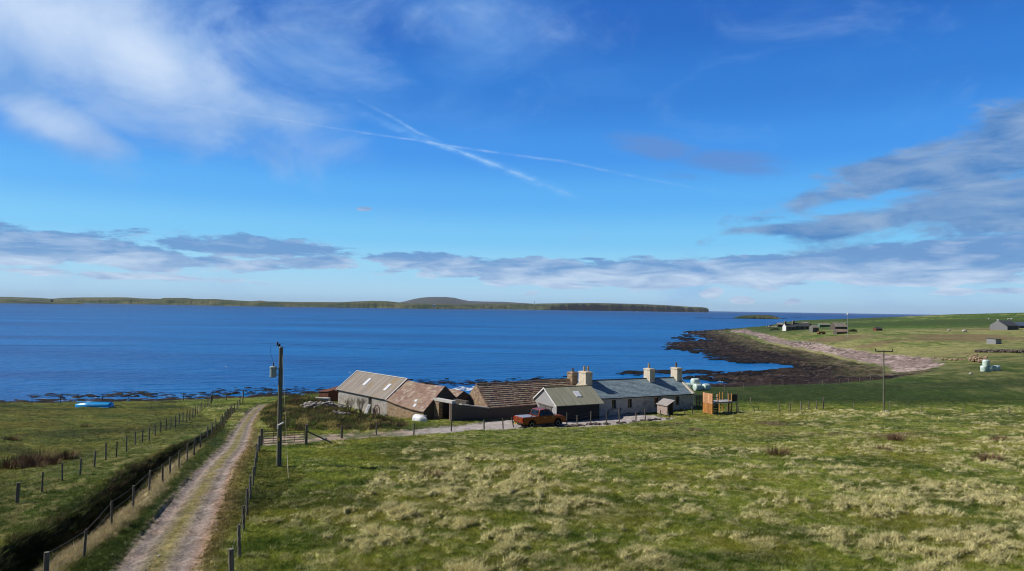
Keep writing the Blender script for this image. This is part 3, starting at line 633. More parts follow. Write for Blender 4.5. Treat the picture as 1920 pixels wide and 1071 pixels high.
    cur = layer(cur, dens(gm2, ng, 1.4), c10(98, 144, 210), .2, .9, .8)
    # long low bank along the horizon
    nl = noise(1, 13, 48, 10, .62, (7.1, 3.7), .2, .02)
    lm = union([blob(1100, 508, 720, 40, -1, 1.1), blob(1560, 503, 800, 52, 2, 1.25), blob(1850, 485, 520, 70, 3, 1.15), blob(800, 490, 280, 30, -2, 1.0), blob(60, 462, 430, 52, -4, 1.1), blob(455, 462, 270, 36, -2, 1.05), blob(300, 484, 380, 26, -3, 1.0), blob(230, 517, 360, 14, -1, .8), blob(960, 520, 300, 30, -4, 1.0), blob(600, 492, 180, 22, 0, .95), blob(683, 392, 26, 9, 0, .85), blob(1335, 548, 40, 20, 10, 1.0), blob(1390, 562, 34, 13, 0, 1.0), blob(1487, 566, 28, 11, 10, .95), blob(1790, 546, 70, 11, 3, .95), blob(1890, 545, 80, 10, 0, .85), blob(1000, 550, 30, 14, 0, .7), blob(1110, 486, 60, 8, 0, .8), blob(1000, 482, 40, 7, 0, .75)])
    ld = mth('MULTIPLY', dens(lm, nl, 2.2, .06), mth('MINIMUM', mth('MULTIPLY', lm, 6.0), 1.0))
    n4 = noise(1, 14, 70, 8, .58, (1.7, 9.3), .4)
    def evs(y): return ae(960, y)[1]
    top = N(nt, 'ShaderNodeMapRange'); top.inputs[1].default_value = evs(530); top.inputs[2].default_value = evs(478); L(el, top.inputs[0])
    fac = N(nt, 'ShaderNodeMath', operation='ADD', use_clamp=True)
    L(mth('MULTIPLY', mth('SUBTRACT', 1.0, top.outputs[0]), .75), fac.inputs[0]); L(mth('MULTIPLY', mth('SUBTRACT', n4, .5), 2.4), fac.inputs[1])
    lc = N(nt, 'ShaderNodeMixRGB'); lc.inputs[1].default_value = c10(108, 154, 208); lc.inputs[2].default_value = c10(200, 219, 243); L(fac.outputs[0], lc.inputs[0])
    cur = layer(cur, ld, lc.outputs[0], .38, .66, .92)
    back = N(nt, 'ShaderNodeMapRange'); back.inputs[1].default_value = -.25; back.inputs[2].default_value = .35; back.inputs[3].default_value = .42; back.inputs[4].default_value = 1; L(sp.outputs[1], back.inputs[0])  # unseen sky behind the viewpoint dimmed to cut fill on shaded faces
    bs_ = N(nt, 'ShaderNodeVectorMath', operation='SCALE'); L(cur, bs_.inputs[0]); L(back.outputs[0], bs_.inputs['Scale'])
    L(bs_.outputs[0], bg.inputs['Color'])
    w.cycles.sampling_method = 'MANUAL'; w.cycles.sample_map_resolution = 512
SUN_EL = math.radians(42)
sun_dir = Vector((-1, .12, 0)).normalized()       # horizontal direction towards the sun
SUN_ROT = math.atan2(sun_dir.x, sun_dir.y)
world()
sl = bpy.data.lights.new('sun', 'SUN'); sl.energy = 5.0; sl.angle = math.radians(.5); sl.color = (1, .95, .87)
so = bpy.data.objects.new('sun', sl); COL.objects.link(so)
tv = Vector((sun_dir.x*math.cos(SUN_EL), sun_dir.y*math.cos(SUN_EL), math.sin(SUN_EL)))
so.rotation_euler = tv.to_track_quat('Z', 'Y').to_euler(); so.location = (-60, 0, 60)
S.view_settings.view_transform = 'Standard'; S.view_settings.look = 'None'; S.view_settings.gamma = 1; S.view_settings.exposure = 0
S.render.engine = 'CYCLES'; S.cycles.pixel_filter_type = 'BLACKMAN_HARRIS'; S.cycles.filter_width = 1.05
# ================================================================== buildings
def holes_wall(mb, p0, ux, L, z0, z1, holes, n, depth=.25):
    """flat wall from p0 along ux with real openings; n = outward normal; holes [(x0,x1,za,zb)]"""
    p0 = Vector(p0); ux = Vector(ux); n = Vector(n)
    xs = sorted({0, L, *[h[0] for h in holes], *[h[1] for h in holes]}); zs = sorted({z0, z1, *[h[2] for h in holes], *[h[3] for h in holes]})
    P = lambda x, z, d=0: p0+ux*x+Vector((0, 0, z))-n*d
    for a, b in zip(xs[:-1], xs[1:]):
        for c, d in zip(zs[:-1], zs[1:]):
            mx, mz = (a+b)/2, (c+d)/2
            if any(h[0] < mx < h[1] and h[2] < mz < h[3] for h in holes): continue
            mb.face([P(a, c), P(b, c), P(b, d), P(a, d)])
    for x0, x1, a, b in holes:
        mb.face([P(x0, a), P(x1, a), P(x1, a, depth), P(x0, a, depth)]); mb.face([P(x0, b), P(x1, b), P(x1, b, depth), P(x0, b, depth)])
        mb.face([P(x0, a), P(x0, b), P(x0, b, depth), P(x0, a, depth)]); mb.face([P(x1, a), P(x1, b), P(x1, b, depth), P(x1, a, depth)])
def shell(L, Wd, e, r, z0=-1, front=(), left=(), eb=None, e2=None, r2=None):
    """walls of a gabled building: x along the ridge, y to the back"""
    mb = MB(); e2 = e2 or e; r2 = r2 or r; eb = eb or e
    if e2 == e: holes_wall(mb, (0, 0, 0), (1, 0, 0), L, z0, e, list(front), (0, -1, 0))
    else: mb.face([(0, 0, z0), (L, 0, z0), (L, 0, e2), (0, 0, e)])
    mb.face([(0, Wd, z0), (L, Wd, z0), (L, Wd, e2), (0, Wd, e)])
    if left: holes_wall(mb, (0, 0, 0), (0, 1, 0), Wd, z0, e, list(left), (-1, 0, 0)); mb.face([(0, 0, e), (0, Wd, e), (0, Wd/2, r)])
    else: mb.face([(0, 0, z0), (0, Wd, z0), (0, Wd, e), (0, Wd/2, r), (0, 0, e)])
    mb.face([(L, 0, z0), (L, Wd, z0), (L, Wd, e2), (L, Wd/2, r2), (L, 0, e2)])
    return mb
def roof_courses(L, Wd, e, r, nc, nt, thick=.04, jit=.0, ov=.12, x0=0, side='both', gap=.01, e2=None, r2=None, lift=.03):
    """roof of overlapping courses, each course a row of real slabs"""
    mb = MB(); e2 = e if e2 is None else e2; r2 = r if r2 is None else r2
    def pt(x, s, front, h):                       # s 0 = eave .. 1 = ridge
        t = (x-x0)/max(L, .01); ez = e+(e2-e)*t; rz = r+(r2-r)*t; half = Wd/2
        y = (-ov+(half+ov)*s) if front else (Wd+ov-(half+ov)*s)
        z = ez+(rz-ez)*((s*(half+ov)-ov)/half)+h
        return (x, y, z)
    for front in ((True, False) if side == 'both' else (True,)):
        for c in range(nc):
            s0, s1 = c/nc, (c+1.12)/nc; s1 = min(s1, 1)
            x = x0-ov*.0; off = random.random()
            step = L/nt
            cuts = [x0]+[x0+step*(i+off*.9+random.uniform(-.2, .2)*(jit > 0)) for i in range(nt)]+[x0+L]
            cuts = sorted(q for q in cuts if x0 <= q <= x0+L)
            for a, b in zip(cuts[:-1], cuts[1:]):
                if b-a < .02: continue
                h = lift+random.uniform(0, jit); d = random.uniform(-.25, .25)*jit/max(thick, .01)/nc*.4; mb.cur = random.random()
                A = [pt(a+gap, s0+d, front, h+thick), pt(b-gap, s0+d, front, h+thick), pt(b-gap, s1, front, h), pt(a+gap, s1, front, h)]
                B_ = [pt(a+gap, s0+d, front, h), pt(b-gap, s0+d, front, h), pt(b-gap, s1, front, h-thick), pt(a+gap, s1, front, h-thick)]
                mb.poly(A+B_, [(0,1,2,3),(0,4,5,1),(1,5,6,2),(3,2,6,7),(0,3,7,4)])
    mb.cur = .5
    return mb
def window(parent, x, za, zb, w=.6, y=0, sill=True):
    m = MB(); t = .05; d = y+.2
    m.box(x-w/2, x-w/2+t, d-.04, d+.03, za, zb); m.box(x+w/2-t, x+w/2, d-.04, d+.03, za, zb); m.box(x-w/2+t, x+w/2-t, d-.04, d+.03, za, za+t); m.box(x-w/2+t, x+w/2-t, d-.04, d+.03, zb-t, zb)
    m.box(x-w/2+t, x+w/2-t, d-.035, d+.02, (za+zb)/2-.025, (za+zb)/2+.025)
    o = m.build('window', M['frame'], parent)
    g = MB(); g.box(x-w/2+t, x+w/2-t, d+.0, d+.014, za+t, zb-t); g.build('pane', M['glass'], o)
    if sill: s = MB(); s.box(x-w/2-.08, x+w/2+.08, y-.07, y-.003, za-.1, za-.003); s.build('sill', M['harl_barn'], o)
def chimney(parent, x0, x1, y0, y1, z0, z1, pots, mat='cream', potm='pot', ph=.62, label=None):
    m = MB(); m.box(x0, x1, y0, y1, z0, z1-.14); m.box(x0-.06, x1+.06, y0-.06, y1+.06, z1-.14, z1)
    m.box(x0+.08, x1-.08, y0+.08, y1-.08, z1, z1+.06)
    c = m.build('chimney', M[mat], parent, bevel=.015)
    for px, py in pots:
        p = MB(); p.lathe([(.17, 0), (.14, .08), (.12, ph*.85), (.145, ph*.88), (.145, ph), (.09, ph), (.09, ph-.15)], 12, Matrix.Translation((px, py, z1+.06))); p.build('chimney_pot', M[potm], c, smooth=False)
    return c
# ---- the long cottage
CL, CWD, CA = 14.7, 5.8, math.radians(26.2)
cot = thing('cottage', 'long low stone cottage with a blue-grey slate roof and three cream chimneys', 'cottage', (9.9, 81.2, 2.5), CA)
CE, CR = 2.02, 3.78
WX = (2.65, 4.95, 8.9, 12.15)
shell(CL, CWD, CE, CR, front=[(x-.3, x+.3, .78, 1.78) for x in WX]).build('wall', M['harl'], cot)
for x in WX: window(cot, x, .78, 1.78)
rf = roof_courses(CL-.5, CWD, CE, CR, 15, 26, .018, .006, .14, x0=.25); rf.build('roof', M['slate'], cot)
rc = MB(); rc.tube((.2, CWD/2, CR+.06), (CL-.2, CWD/2, CR+.06), .06, n=6); rc.build('ridge', M['lead'], cot)
gt = MB(); gt.tube((.25, -.2, CE-.03), (CL-.25, -.2, CE-.03), .06, n=8); gt.tube((.4, -.1, CE-.03), (.4, -.1, -.1), .04); gt.build('gutter', M['frame'], cot)
for xx in (-.02, CL-.28):
    sk = MB()
    for sgn in (0, 1):
        y0 = -.2 if sgn == 0 else CWD+.2; yr = CWD/2; sl = (CR-CE)/(CWD/2)
        z_e = CE-sl*.2+.02
        sk.poly([(xx, y0, z_e), (xx+.3, y0, z_e), (xx+.3, yr, CR+.02), (xx, yr, CR+.02), (xx, y0, z_e+.2), (xx+.3, y0, z_e+.2), (xx+.3, yr, CR+.2), (xx, yr, CR+.2)], [(4,5,6,7),(0,1,5,4),(1,2,6,5),(3,0,4,7),(0,3,2,1)])
    sk.build('coping', M['cream'], cot)
chimney(cot, -.0, .95, 2.1, 3.7, CR-.9, CR+1.12, [(.3, 2.9), (.66, 2.62)])
chimney(cot, 9.55, 10.35, 2.2, 3.5, CR-.9, CR+1.25, [(9.95, 2.95)])
chimney(cot, CL-.82, CL, 2.2, 3.5, CR-.9, CR+1.25, [(CL-.4, 2.95)], potm='potdark')
mb = MB(); mb.face([(-.012, .02, -.9), (-.012, CWD-.02, -.9), (-.012, CWD-.02, CE), (-.012, CWD/2, CR-.02), (-.012, .02, CE)]); mb.build('gable_render', M['cream'], cot)
BP.append((9.9, 81.2, CA, CL, CWD))
# ---- black walled shed in front of the cottage
shed = thing('shed', 'black walled shed with a grey-green roof and white boarded gable, joined to the cottage', 'shed', (5.1, 76.3, 2.35), math.radians(26))
SLn, SW, SE, SR = 5.55, 5.5, 2.0, 3.6
w = MB(); holes_wall(w, (0, 0, 0), (1, 0, 0), SLn, -1, SE, [], (0, -1, 0)); w.face([(0, SW, -1), (SLn, SW, -1), (SLn, SW, SE), (0, SW, SE)]); w.face([(SLn, 0, -1), (SLn, SW, -1), (SLn, SW, SE), (SLn, SW/2, SR), (SLn, 0, SE)]); w.build('wall', M['black'], shed)
g = MB(); g.face([(0, 0, -1), (0, SW, -1), (0, SW, SE), (0, SW/2, SR), (0, 0, SE)]); g.build('gable', M['greywood'], shed)
r = MB()
for (ya, yb) in ((-.18, SW/2), (SW+.18, SW/2)):
    sl = (SR-SE)/(SW/2); za = SE-.18*sl
    nst = 22; xs_ = [-.15+(SLn+.75)*i/nst for i in range(nst+1)]
    for a, b in zip(xs_[:-1], xs_[1:]):
        r.cur = random.random(); r.poly([(a, ya, za+.03), (b, ya, za+.03), (b, yb, SR+.03), (a, yb, SR+.03), (a, ya, za+.09), (b-.02, ya, za+.09), (b-.02, yb, SR+.09), (a, yb, SR+.09)], [(4,5,6,7),(0,1,5,4),(1,2,6,5),(3,0,4,7)])
r.build('roof', M['sheet_grey'], shed)
r = MB(); r.tube((-.15, SW/2, SR+.1), (SLn+.55, SW/2, SR+.1), .05, n=6); r.build('ridge', M['moss'], shed)
sl = (SR-SE)/(SW/2); s_ = MB(); y0, y1 = 1.0, 1.85; s_.poly([(3.15, y0, SE+sl*y0+.1), (3.85, y0, SE+sl*y0+.1), (3.85, y1, SE+sl*y1+.1), (3.15, y1, SE+sl*y1+.1), (3.15, y0, SE+sl*y0+.17), (3.85, y0, SE+sl*y0+.17), (3.85, y1, SE+sl*y1+.17), (3.15, y1, SE+sl*y1+.17)], [(4,5,6,7),(0,1,5,4),(1,2,6,5),(2,3,7,6),(3,0,4,7)]); s_.build('skylight', M['skyl'], shed)
bb = MB()
for ya, yb in ((-.2, SW/2), (SW+.2, SW/2)):
    za = SE-.2*sl; bb.poly([(-.18, ya, za-.08), (-.18, ya, za+.08), (-.18, yb, SR+.1), (-.18, yb, SR-.06), (-.14, ya, za-.08), (-.14, ya, za+.08), (-.14, yb, SR+.1), (-.14, yb, SR-.06)], [(0,1,2,3),(4,5,6,7),(0,1,5,4),(1,2,6,5),(0,3,7,4)])
bb.build('barge_board', M['white'], shed)
d_ = MB(); d_.box(-.06, -.004, 2.5, 3.9, -.5, 1.6); d_.box(-.06, -.004, 1.1, 2.3, -.5, 1.6); dd = d_.build('double_door', pmat('bare grey door boards', [(.09,.088,.085),(.16,.157,.15)], 3, 4, stretch=(1,8,.5)), shed)
l_ = MB(); l_.box(-.09, -.004, .8, 4.3, 1.68, 1.78); l_.build('lintel', M['oldwood'], shed)
BP.append((4.85, 76.45, math.radians(27.5), SLn, SW))
# ---- stone-tiled barn
BA = math.radians(31.5)
barn = thing('barn', 'dark walled barn with striped brown stone-tile roof and chimney, behind the pickup', 'barn', (-2.45, 77.1, 2.12), BA)
BL, BW, BE, BR = 14.1, 5.7, 1.74, 4.02
shell(BL, BW, BE, BR).build('wall', M['stone_dark_shade'], barn)
g = MB(); g.face([(-.015, .0, -.8), (-.015, BW, -.8), (-.015, BW, BE), (-.015, BW/2, BR), (-.015, .0, BE)]); g.build('gable', M['stone'], barn)  # sunlit gable takes the lighter copy of the rubble
roof_courses(BL, BW, BE, BR, 12, 34, .085, .025, .1, gap=.02).build('roof', M['flag'], barn)
r = MB()
for i in range(30): x = BL*i/30; r.cur = random.random(); r.tube((x+.01, BW/2, BR+.06+random.uniform(0, .03)), (x+BL/30-.01, BW/2, BR+.06), .11, n=6)
r.build('ridge', M['flag'], barn)
chimney(barn, BL-.95, BL-.1, 2.2, 3.3, BR-.7, BR+.95, [(BL-.5, 2.75)], mat='stone', potm='potdark', ph=.42)
BP.append((-2.45, 77.1, BA, BL, BW))
# ---- long barn on the left (two lengths under one line of wall)
AA = math.atan2(-14.5, 13.0)
ab = thing('barn', 'long low barn, half grey cement with sheet roof, half rubble with reddish tiles', 'barn', (-22.5, 91.0, 2.05), AA)
A1, ALn, AW = 12.0, 19.6, 5.46       # local x along the axis towards the camera, local y = back right
w = MB(); holes_wall(w, (0, 0, 0), (1, 0, 0), A1, -1, 2.02, [(7.7, 8.5, -.5, 1.78)], (0, -1, 0), .5)
w.face([(0, 0, -1), (0, AW, -1), (0, AW, 2.02), (0, AW/2, 4.1), (0, 0, 2.02)]); w.face([(0, AW, -1), (A1, AW, -1), (A1, AW, 2.02), (0, AW, 2.02)]); w.build('wall', M['harl_barn'], ab)
bk = MB(); bk.box(7.62, 8.58, .5, .56, -.9, 1.8); bk.build('door', M['frame'], ab)
w = MB()
def zA(x): return (1.98+(1.52-1.98)*(x-A1)/(ALn-A1)-.12*math.sin(math.pi*(x-A1)/(ALn-A1)))
xs_ = [A1+(ALn-A1)*i/8 for i in range(9)]
for a, b in zip(xs_[:-1], xs_[1:]):
    w.face([(a, 0, -1), (b, 0, -1), (b, 0, zA(b)), (a, 0, zA(a))]); w.face([(a, AW, -1), (b, AW, -1), (b, AW, zA(b)), (a, AW, zA(a))])
w.face([(A1+.02, 0, -1), (A1+.02, AW, -1), (A1+.02, AW, zA(A1)), (A1+.02, 0, zA(A1))]); w.build('rubble_wall', M['stone'], ab)
w = MB(); w.face([(ALn, 0, -1), (ALn, AW, -1), (ALn, AW, 1.52), (ALn, AW/2, 4.0), (ALn, 0, 1.52)]); w.build('gable', M['stone_dark_shade'], ab)  # end wall in shade takes the darker copy of the rubble
r = MB()
nst = 44
for side in (0, 1):
    ya = -.22 if side == 0 else AW+.22; sl = (4.1-2.02)/(AW/2); za = 2.02-.22*sl
    for i in range(nst):
        a = -.15+(A1+.15)*i/nst; b = -.15+(A1+.15)*(i+1)/nst; r.cur = random.random(); m_ = (a+b)/2; h = .035
        r.poly([(a, ya, za+.03), (a, AW/2, 4.13), (m_, ya, za+.03+h), (m_, AW/2, 4.13+h), (b, ya, za+.03), (b, AW/2, 4.13)], [(0,2,3,1),(2,4,5,3)])
r.build('sheet_roof', M['sheet'], ab)
for x, s0, s1 in ((4.7, .42, .74), (9.9, .36, .66)):
    q = MB(); hw = .3; P = lambda xx, s, h: (xx, -.22+(AW/2+.22)*s, za+(4.13-za)*s+h)
    q.poly([P(x-hw, s0, .05), P(x+hw, s0, .05), P(x+hw, s1, .05), P(x-hw, s1, .05), P(x-hw, s0, .1), P(x+hw, s0, .1), P(x+hw, s1, .1), P(x-hw, s1, .1)], [(4,5,6,7),(0,1,5,4),(1,2,6,5),(2,3,7,6),(3,0,4,7)]); q.build('skylight', M['skyl'], ab)
e_ = MB()
e_.poly([(-.2, -.25, za-.1), (-.2, AW/2, 4.05), (-.2, AW/2, 4.24), (-.2, -.25, za+.1), (-.05, -.25, za-.1), (-.05, AW/2, 4.05), (-.05, AW/2, 4.24), (-.05, -.25, za+.1)], [(0,1,2,3),(4,5,6,7),(0,3,7,4),(3,2,6,7)])
e_.tube((-.15, AW/2, 4.2), (A1, AW/2, 4.2), .07, n=6); e_.build('ridge', M['ceil'], ab)
vg = MB(); vg.poly([(A1-.08, -.2, za-.02), (A1+.1, -.2, za-.02), (A1+.1, AW/2, 4.12), (A1-.08, AW/2, 4.12), (A1-.08, -.2, za+.14), (A1+.1, -.2, za+.14), (A1+.1, AW/2, 4.24), (A1-.08, AW/2, 4.24)], [(4,5,6,7),(0,1,5,4),(1,2,6,5),(3,0,4,7)]); vg.build('verge', M['ceil'], ab)
r2 = MB()
nc = 11
for side in (0, 1):
    for c in range(nc):
        x = A1+.1
        while x < ALn+.1:
            wd = random.uniform(.35, .6); b = min(x+wd, ALn+.12); r2.cur = random.random(); s0, s1 = c/nc-random.uniform(0, .012), min((c+1.1)/nc, 1); j = random.uniform(0, .03)
            def P(xx, s, h):
                ez = zA(min(max(xx, A1), ALn))-.15; rz = 3.98-.12*math.sin(math.pi*(xx-A1)/(ALn-A1)); y = -.18+(AW/2+.18)*s
                return (xx, y if side == 0 else AW-y, ez+(rz-ez)*s+h)
            r2.poly([P(x, s0, .07+j), P(b-.012, s0, .07+j), P(b-.012, s1, .03+j), P(x, s1, .03+j), P(x, s0, .0), P(b-.012, s0, .0), P(b-.012, s1, -.02), P(x, s1, -.02)], [(0,1,2,3),(0,4,5,1),(1,5,6,2),(3,7,4,0)])
            x = b+.001
            if b >= ALn+.12: break
r2.build('tiled_roof', M['tile_pink'], ab)
for x, s0, s1 in ((17.0, .26, .33), (17.5, .07, .17)):
    q = MB(); P = lambda xx, s, h: (xx, -.18+(AW/2+.18)*s, (zA(xx)-.15)+(3.9-(zA(xx)-.15))*s+h)
    q.poly([P(x-.2, s0, .08), P(x+.2, s0, .08), P(x+.2, s1, .08), P(x-.2, s1, .08), P(x-.2, s0, .15), P(x+.2, s0, .15), P(x+.2, s1, .15), P(x-.2, s1, .15)], [(4,5,6,7),(0,1,5,4),(1,2,6,5),(2,3,7,6),(3,0,4,7)]); q.build('skylight', M['skyl'], ab)
BP.append((-22.5, 91.0, AA, ALn, AW))
# ---- small barn behind, its gable beside the long one
axv = Vector((math.cos(AA), math.sin(AA), 0)); bkv = Vector((-math.sin(AA), math.cos(AA), 0))
og = Vector((-22.5, 91.0, 2.3))+axv*(ALn-.1)+bkv*5.5; og = Vector((og.x, og.y, 2.3))
o2 = Vector((-22.5, 91.0, 0))+axv*(ALn-8.6)+bkv*3.75; o2.z = 2.3
sb = thing('outbuilding', 'small brown roofed outbuilding with a dark gable, between the long barn and the tiled barn', 'outbuilding', o2, AA)
shell(8.5, 3.5, 1.9, 2.98).build('wall', M['stone_dark_shade'], sb)
roof_courses(8.6, 3.5, 1.9, 2.98, 8, 16, .035, .02, .06).build('roof', M['tile_pink'], sb)
# ---- doorway annex and yard wall
P1 = Vector((-8.45, 77.2, 2.4))
an = thing('annex', 'roofless stone doorway with a pale lintel against the dark gable of the long barn', 'annex', P1, AA)
a_ = MB(); a_.box(0, .95, 0, .5, -1, 2.2); a_.build('pillar', M['stone'], an)
a_ = MB(); a_.box(2.85, 3.35, 0, .5, -1, 2.2); a_.build('pillar', pmat('reddish brick pillar', [(.22,.11,.07),(.36,.2,.14),(.45,.33,.25)], 5, 4, bump=.6), an)
a_ = MB(); a_.box(-.05, 3.4, -.06, .5, 2.2, 2.48); a_.build('lintel', M['ceil'], an)
a_ = MB(); a_.box(1.6, 2.4, 1.85, 1.92, -.3, 1.6); a_.build('door', pmat('dark blue door', [(.02,.035,.06),(.035,.055,.09)], 3, 3), an)
a_ = MB(); a_.box(-.3, 3.3, 1.95, 2.4, -1, 2.3); a_.build('wall', M['stone_dark_shade'], an)
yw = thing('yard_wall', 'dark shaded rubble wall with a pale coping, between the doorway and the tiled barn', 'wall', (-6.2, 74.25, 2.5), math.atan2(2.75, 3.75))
y_ = MB(); y_.poly([(0, 0, -1), (4.75, 0, -1), (4.75, .45, -1), (0, .45, -1), (0, 0, 2.15), (4.75, 0, 1.32), (4.75, .45, 1.32), (0, .45, 2.15)], [(4,5,6,7),(0,1,5,4),(1,2,6,5),(2,3,7,6),(3,0,4,7)]); y_.build('wall', M['stone_dark_shade'], yw)
y_ = MB(); y_.poly([(1.2, -.05, 1.945), (4.8, -.05, 1.315), (4.8, .5, 1.315), (1.2, .5, 1.945), (1.2, -.05, 2.05), (4.8, -.05, 1.42), (4.8, .5, 1.42), (1.2, .5, 2.05)], [(4,5,6,7),(0,1,5,4),(1,2,6,5),(2,3,7,6),(3,0,4,7)]); y_.build('coping', M['ceil'], yw)
BP.append((-8.45, 77.2, AA, 3.4, 2.4)); BP.append((-6.2, 74.25, .633, 4.8, .5))
# ---- rusty lean-to
p = Vector((-25.6, 93.6, 2.0))
rs = thing('lean_to', 'rusty brown sheet lean-to at the seaward end of the long barn', 'shed', p, AA+.15)
q = MB(); q.poly([(-.2, 0, -1), (1.9, 0, -1), (1.9, 3, -1), (-.2, 3, -1), (-.2, 0, 1.25), (1.9, 0, 1.45), (1.9, 3, 1.9), (-.2, 3, 1.7)], [(0,1,5,4),(1,2,6,5),(2,3,7,6),(3,0,4,7)]); q.build('wall', M['rust'], rs)
q = MB(); q.poly([(-.3, -.1, 1.26), (2.0, -.1, 1.46), (2.0, 3.1, 1.92), (-.3, 3.1, 1.72), (-.3, -.1, 1.33), (2.0, -.1, 1.53), (2.0, 3.1, 1.99), (-.3, 3.1, 1.79)], [(4,5,6,7),(0,1,5,4),(1,2,6,5),(2,3,7,6),(3,0,4,7)]); q.build('roof', M['rust'], rs)
# ================================================================== pickup truck
ta, tb = Vector((1.72, 71.2, 0)), Vector((4.62, 72.9, 0))
tang = math.atan2(tb.y-ta.y, tb.x-ta.x); tc_ = (ta+tb)/2; tc_.z = gz(tc_.x, tc_.y+1)-.02
truck = thing('pickup_truck', 'copper orange double-cab pickup parked on the gravel before the stone barn', 'pickup truck', (tc_.x, tc_.y+.75, tc_.z), tang)
def arch(cx, r, z, n=9): return [(cx+r*math.cos(math.pi-math.pi*i/(n-1)), z+r*math.sin(math.pi*i/(n-1))) for i in range(n)]
def mirror_prism(mb, prof, hw, inset=0): mb.prism(prof, -hw, hw)
body = MB(); zb = .42
prof = [(-2.68, .52), (-2.68, 1.08), (-2.6, 1.12), (-.72, 1.12), (-.7, 1.16), (1.05, 1.16), (2.25, 1.06), (2.52, .95), (2.6, .75), (2.58, .45)]+[(x, z) for x, z in reversed(arch(1.62, .46, zb))]+[(x, z) for x, z in reversed(arch(-1.58, .46, zb))]
mirror_prism(body, prof, .93); bo = body.build('body', M['carpaint'], truck, bevel=.05)
cab = MB(); c0 = [(-.78, 1.14), (-.55, 1.74), (.25, 1.80), (.62, 1.72), (1.28, 1.15)]
vs = []
for s in (-1, 1):
    for x, z in c0: vs.append((x, s*(.9-(z-1.14)*.28), z))
cab.poly(vs, [(0,1,2,3,4),(5,6,7,8,9)]+[(i, (i+1) % 5, 5+(i+1) % 5, 5+i) for i in range(5)]); cab.build('cab', M['carpaint'], truck, bevel=.04)
for s in (-1, 1):
    Y_ = lambda z, k=.012: s*(.9-(z-1.14)*.28+k)
    for tri in ([(-.62, 1.2), (-.45, 1.64), (.02, 1.69), (.02, 1.2)], [(.1, 1.2), (.1, 1.69), (.5, 1.65), (1.02, 1.2)]):
        g = MB(); a_ = [(x, Y_(z), z) for x, z in tri]; b_ = [(x, Y_(z, -.01), z) for x, z in tri]; g.poly(a_+b_, [(0,1,2,3),(4,5,6,7)]+[(i, (i+1) % 4, 4+(i+1) % 4, 4+i) for i in range(4)]); g.build('side_window', M['glass'], truck)
    mi = MB(); mi.box(.98, 1.12, s*1.0-.1, s*1.0+.1, 1.15, 1.36); mi.build('wing_mirror', M['silver'], truck, bevel=.03)
    for x in (.0, .98):
        h = MB(); h.box(x-.12, x+.06, s*.945-.02, s*.945+.02, .98, 1.02); h.build('door_handle', M['silver'], truck)
    st = MB(); st.box(-.75, 1.1, s*.98-.1, s*.98+.06, .38, .43); st.build('side_step', M['plastic'], truck)
    tl = MB(); tl.box(-2.71, -2.6, s*.86-.07, s*.86+.075, .74, 1.08); tl.build('tail_light', M['redlens'], truck)
    hl = MB(); hl.box(2.38, 2.56, s*.76-.14, s*.76+.14, .76, .92); hl.build('headlight', M['silver'], truck)
    for x in (1.62, -1.58):
        t_ = MB(); Mx = Matrix.Translation((x, s*.80, .38)) @ Matrix.Rotation(math.pi/2, 4, 'X'); t_.lathe([(.22, -.12), (.34, -.13), (.385, -.09), (.385, .09), (.34, .13), (.22, .12)], 20, Mx); wh = t_.build('wheel', M['rubber'], truck, smooth=False)
        r_ = MB(); Mx2 = Matrix.Translation((x, s*(.80+.115), .38)) @ Matrix.Rotation(math.pi/2, 4, 'X'); r_.lathe([(.225, -.02), (.225, .02), (.19, .02), (.17, 0), (.06, .0), (.05, .02*s), (.01, .02*s)], 12, Mx2); r_.build('rim', M['alloy'], wh)
ws = MB(); ws.poly([(.66, -.62, 1.72), (.66, .62, 1.72), (1.26, .76, 1.19), (1.26, -.76, 1.19), (.69, -.62, 1.735), (.69, .62, 1.735), (1.29, .76, 1.2), (1.29, -.76, 1.2)], [(4,5,6,7),(0,1,5,4),(2,3,7,6)]); ws.build('windscreen', M['glass'], truck)
rw = MB(); rw.poly([(-.585, -.6, 1.70), (-.585, .6, 1.70), (-.76, .7, 1.24), (-.76, -.7, 1.24), (-.6, -.6, 1.71), (-.6, .6, 1.71), (-.79, .7, 1.24), (-.79, -.7, 1.24)], [(4,5,6,7),(0,1,5,4),(2,3,7,6)]); rw.build('rear_window', M['glass'], truck)
cv = MB(); cv.box(-2.58, -1.0, -.8, .8, 1.125, 1.16); cv.build('bed_cover', M['silver'], truck, bevel=.02)
rb = MB()
for s in (-1, 1): rb.tube((-.95, s*.78, 1.12), (-.86, s*.68, 1.68), .035); rb.tube((-1.7, s*.78, 1.13), (-.88, s*.7, 1.6), .03)
rb.tube((-.86, -.68, 1.68), (-.86, .68, 1.68), .035); rb.build('roll_bar', M['plastic'], truck)
tg = MB(); tg.box(-2.72, -2.69, -.74, .74, .62, 1.07); tg = tg.build('tailgate', M['carpaint'], truck, bevel=.012); th_ = MB(); th_.box(-2.735, -2.722, -.14, .14, .86, .96); th_.build('handle', M['plastic'], tg)
bu = MB(); bu.box(-2.86, -2.66, -.86, .86, .4, .58); bu.build('rear_bumper', M['plastic'], truck, bevel=.03); bu = MB(); bu.box(2.5, 2.68, -.88, .88, .4, .6); bu.build('front_bumper', M['plastic'], truck, bevel=.04)
pl = MB(); pl.box(-2.875, -2.862, -.02, .5, .43, .55); pl.build('number_plate', M['yellow'], truck)
ch = MB(); ch.box(-2.4, 2.3, -.72, .72, .3, .5); ch.build('chassis', M['plastic'], truck)
BP.append((0.6, 70.2, tang, 6, 2.5)); truck.scale = (1, 1, 1.06)
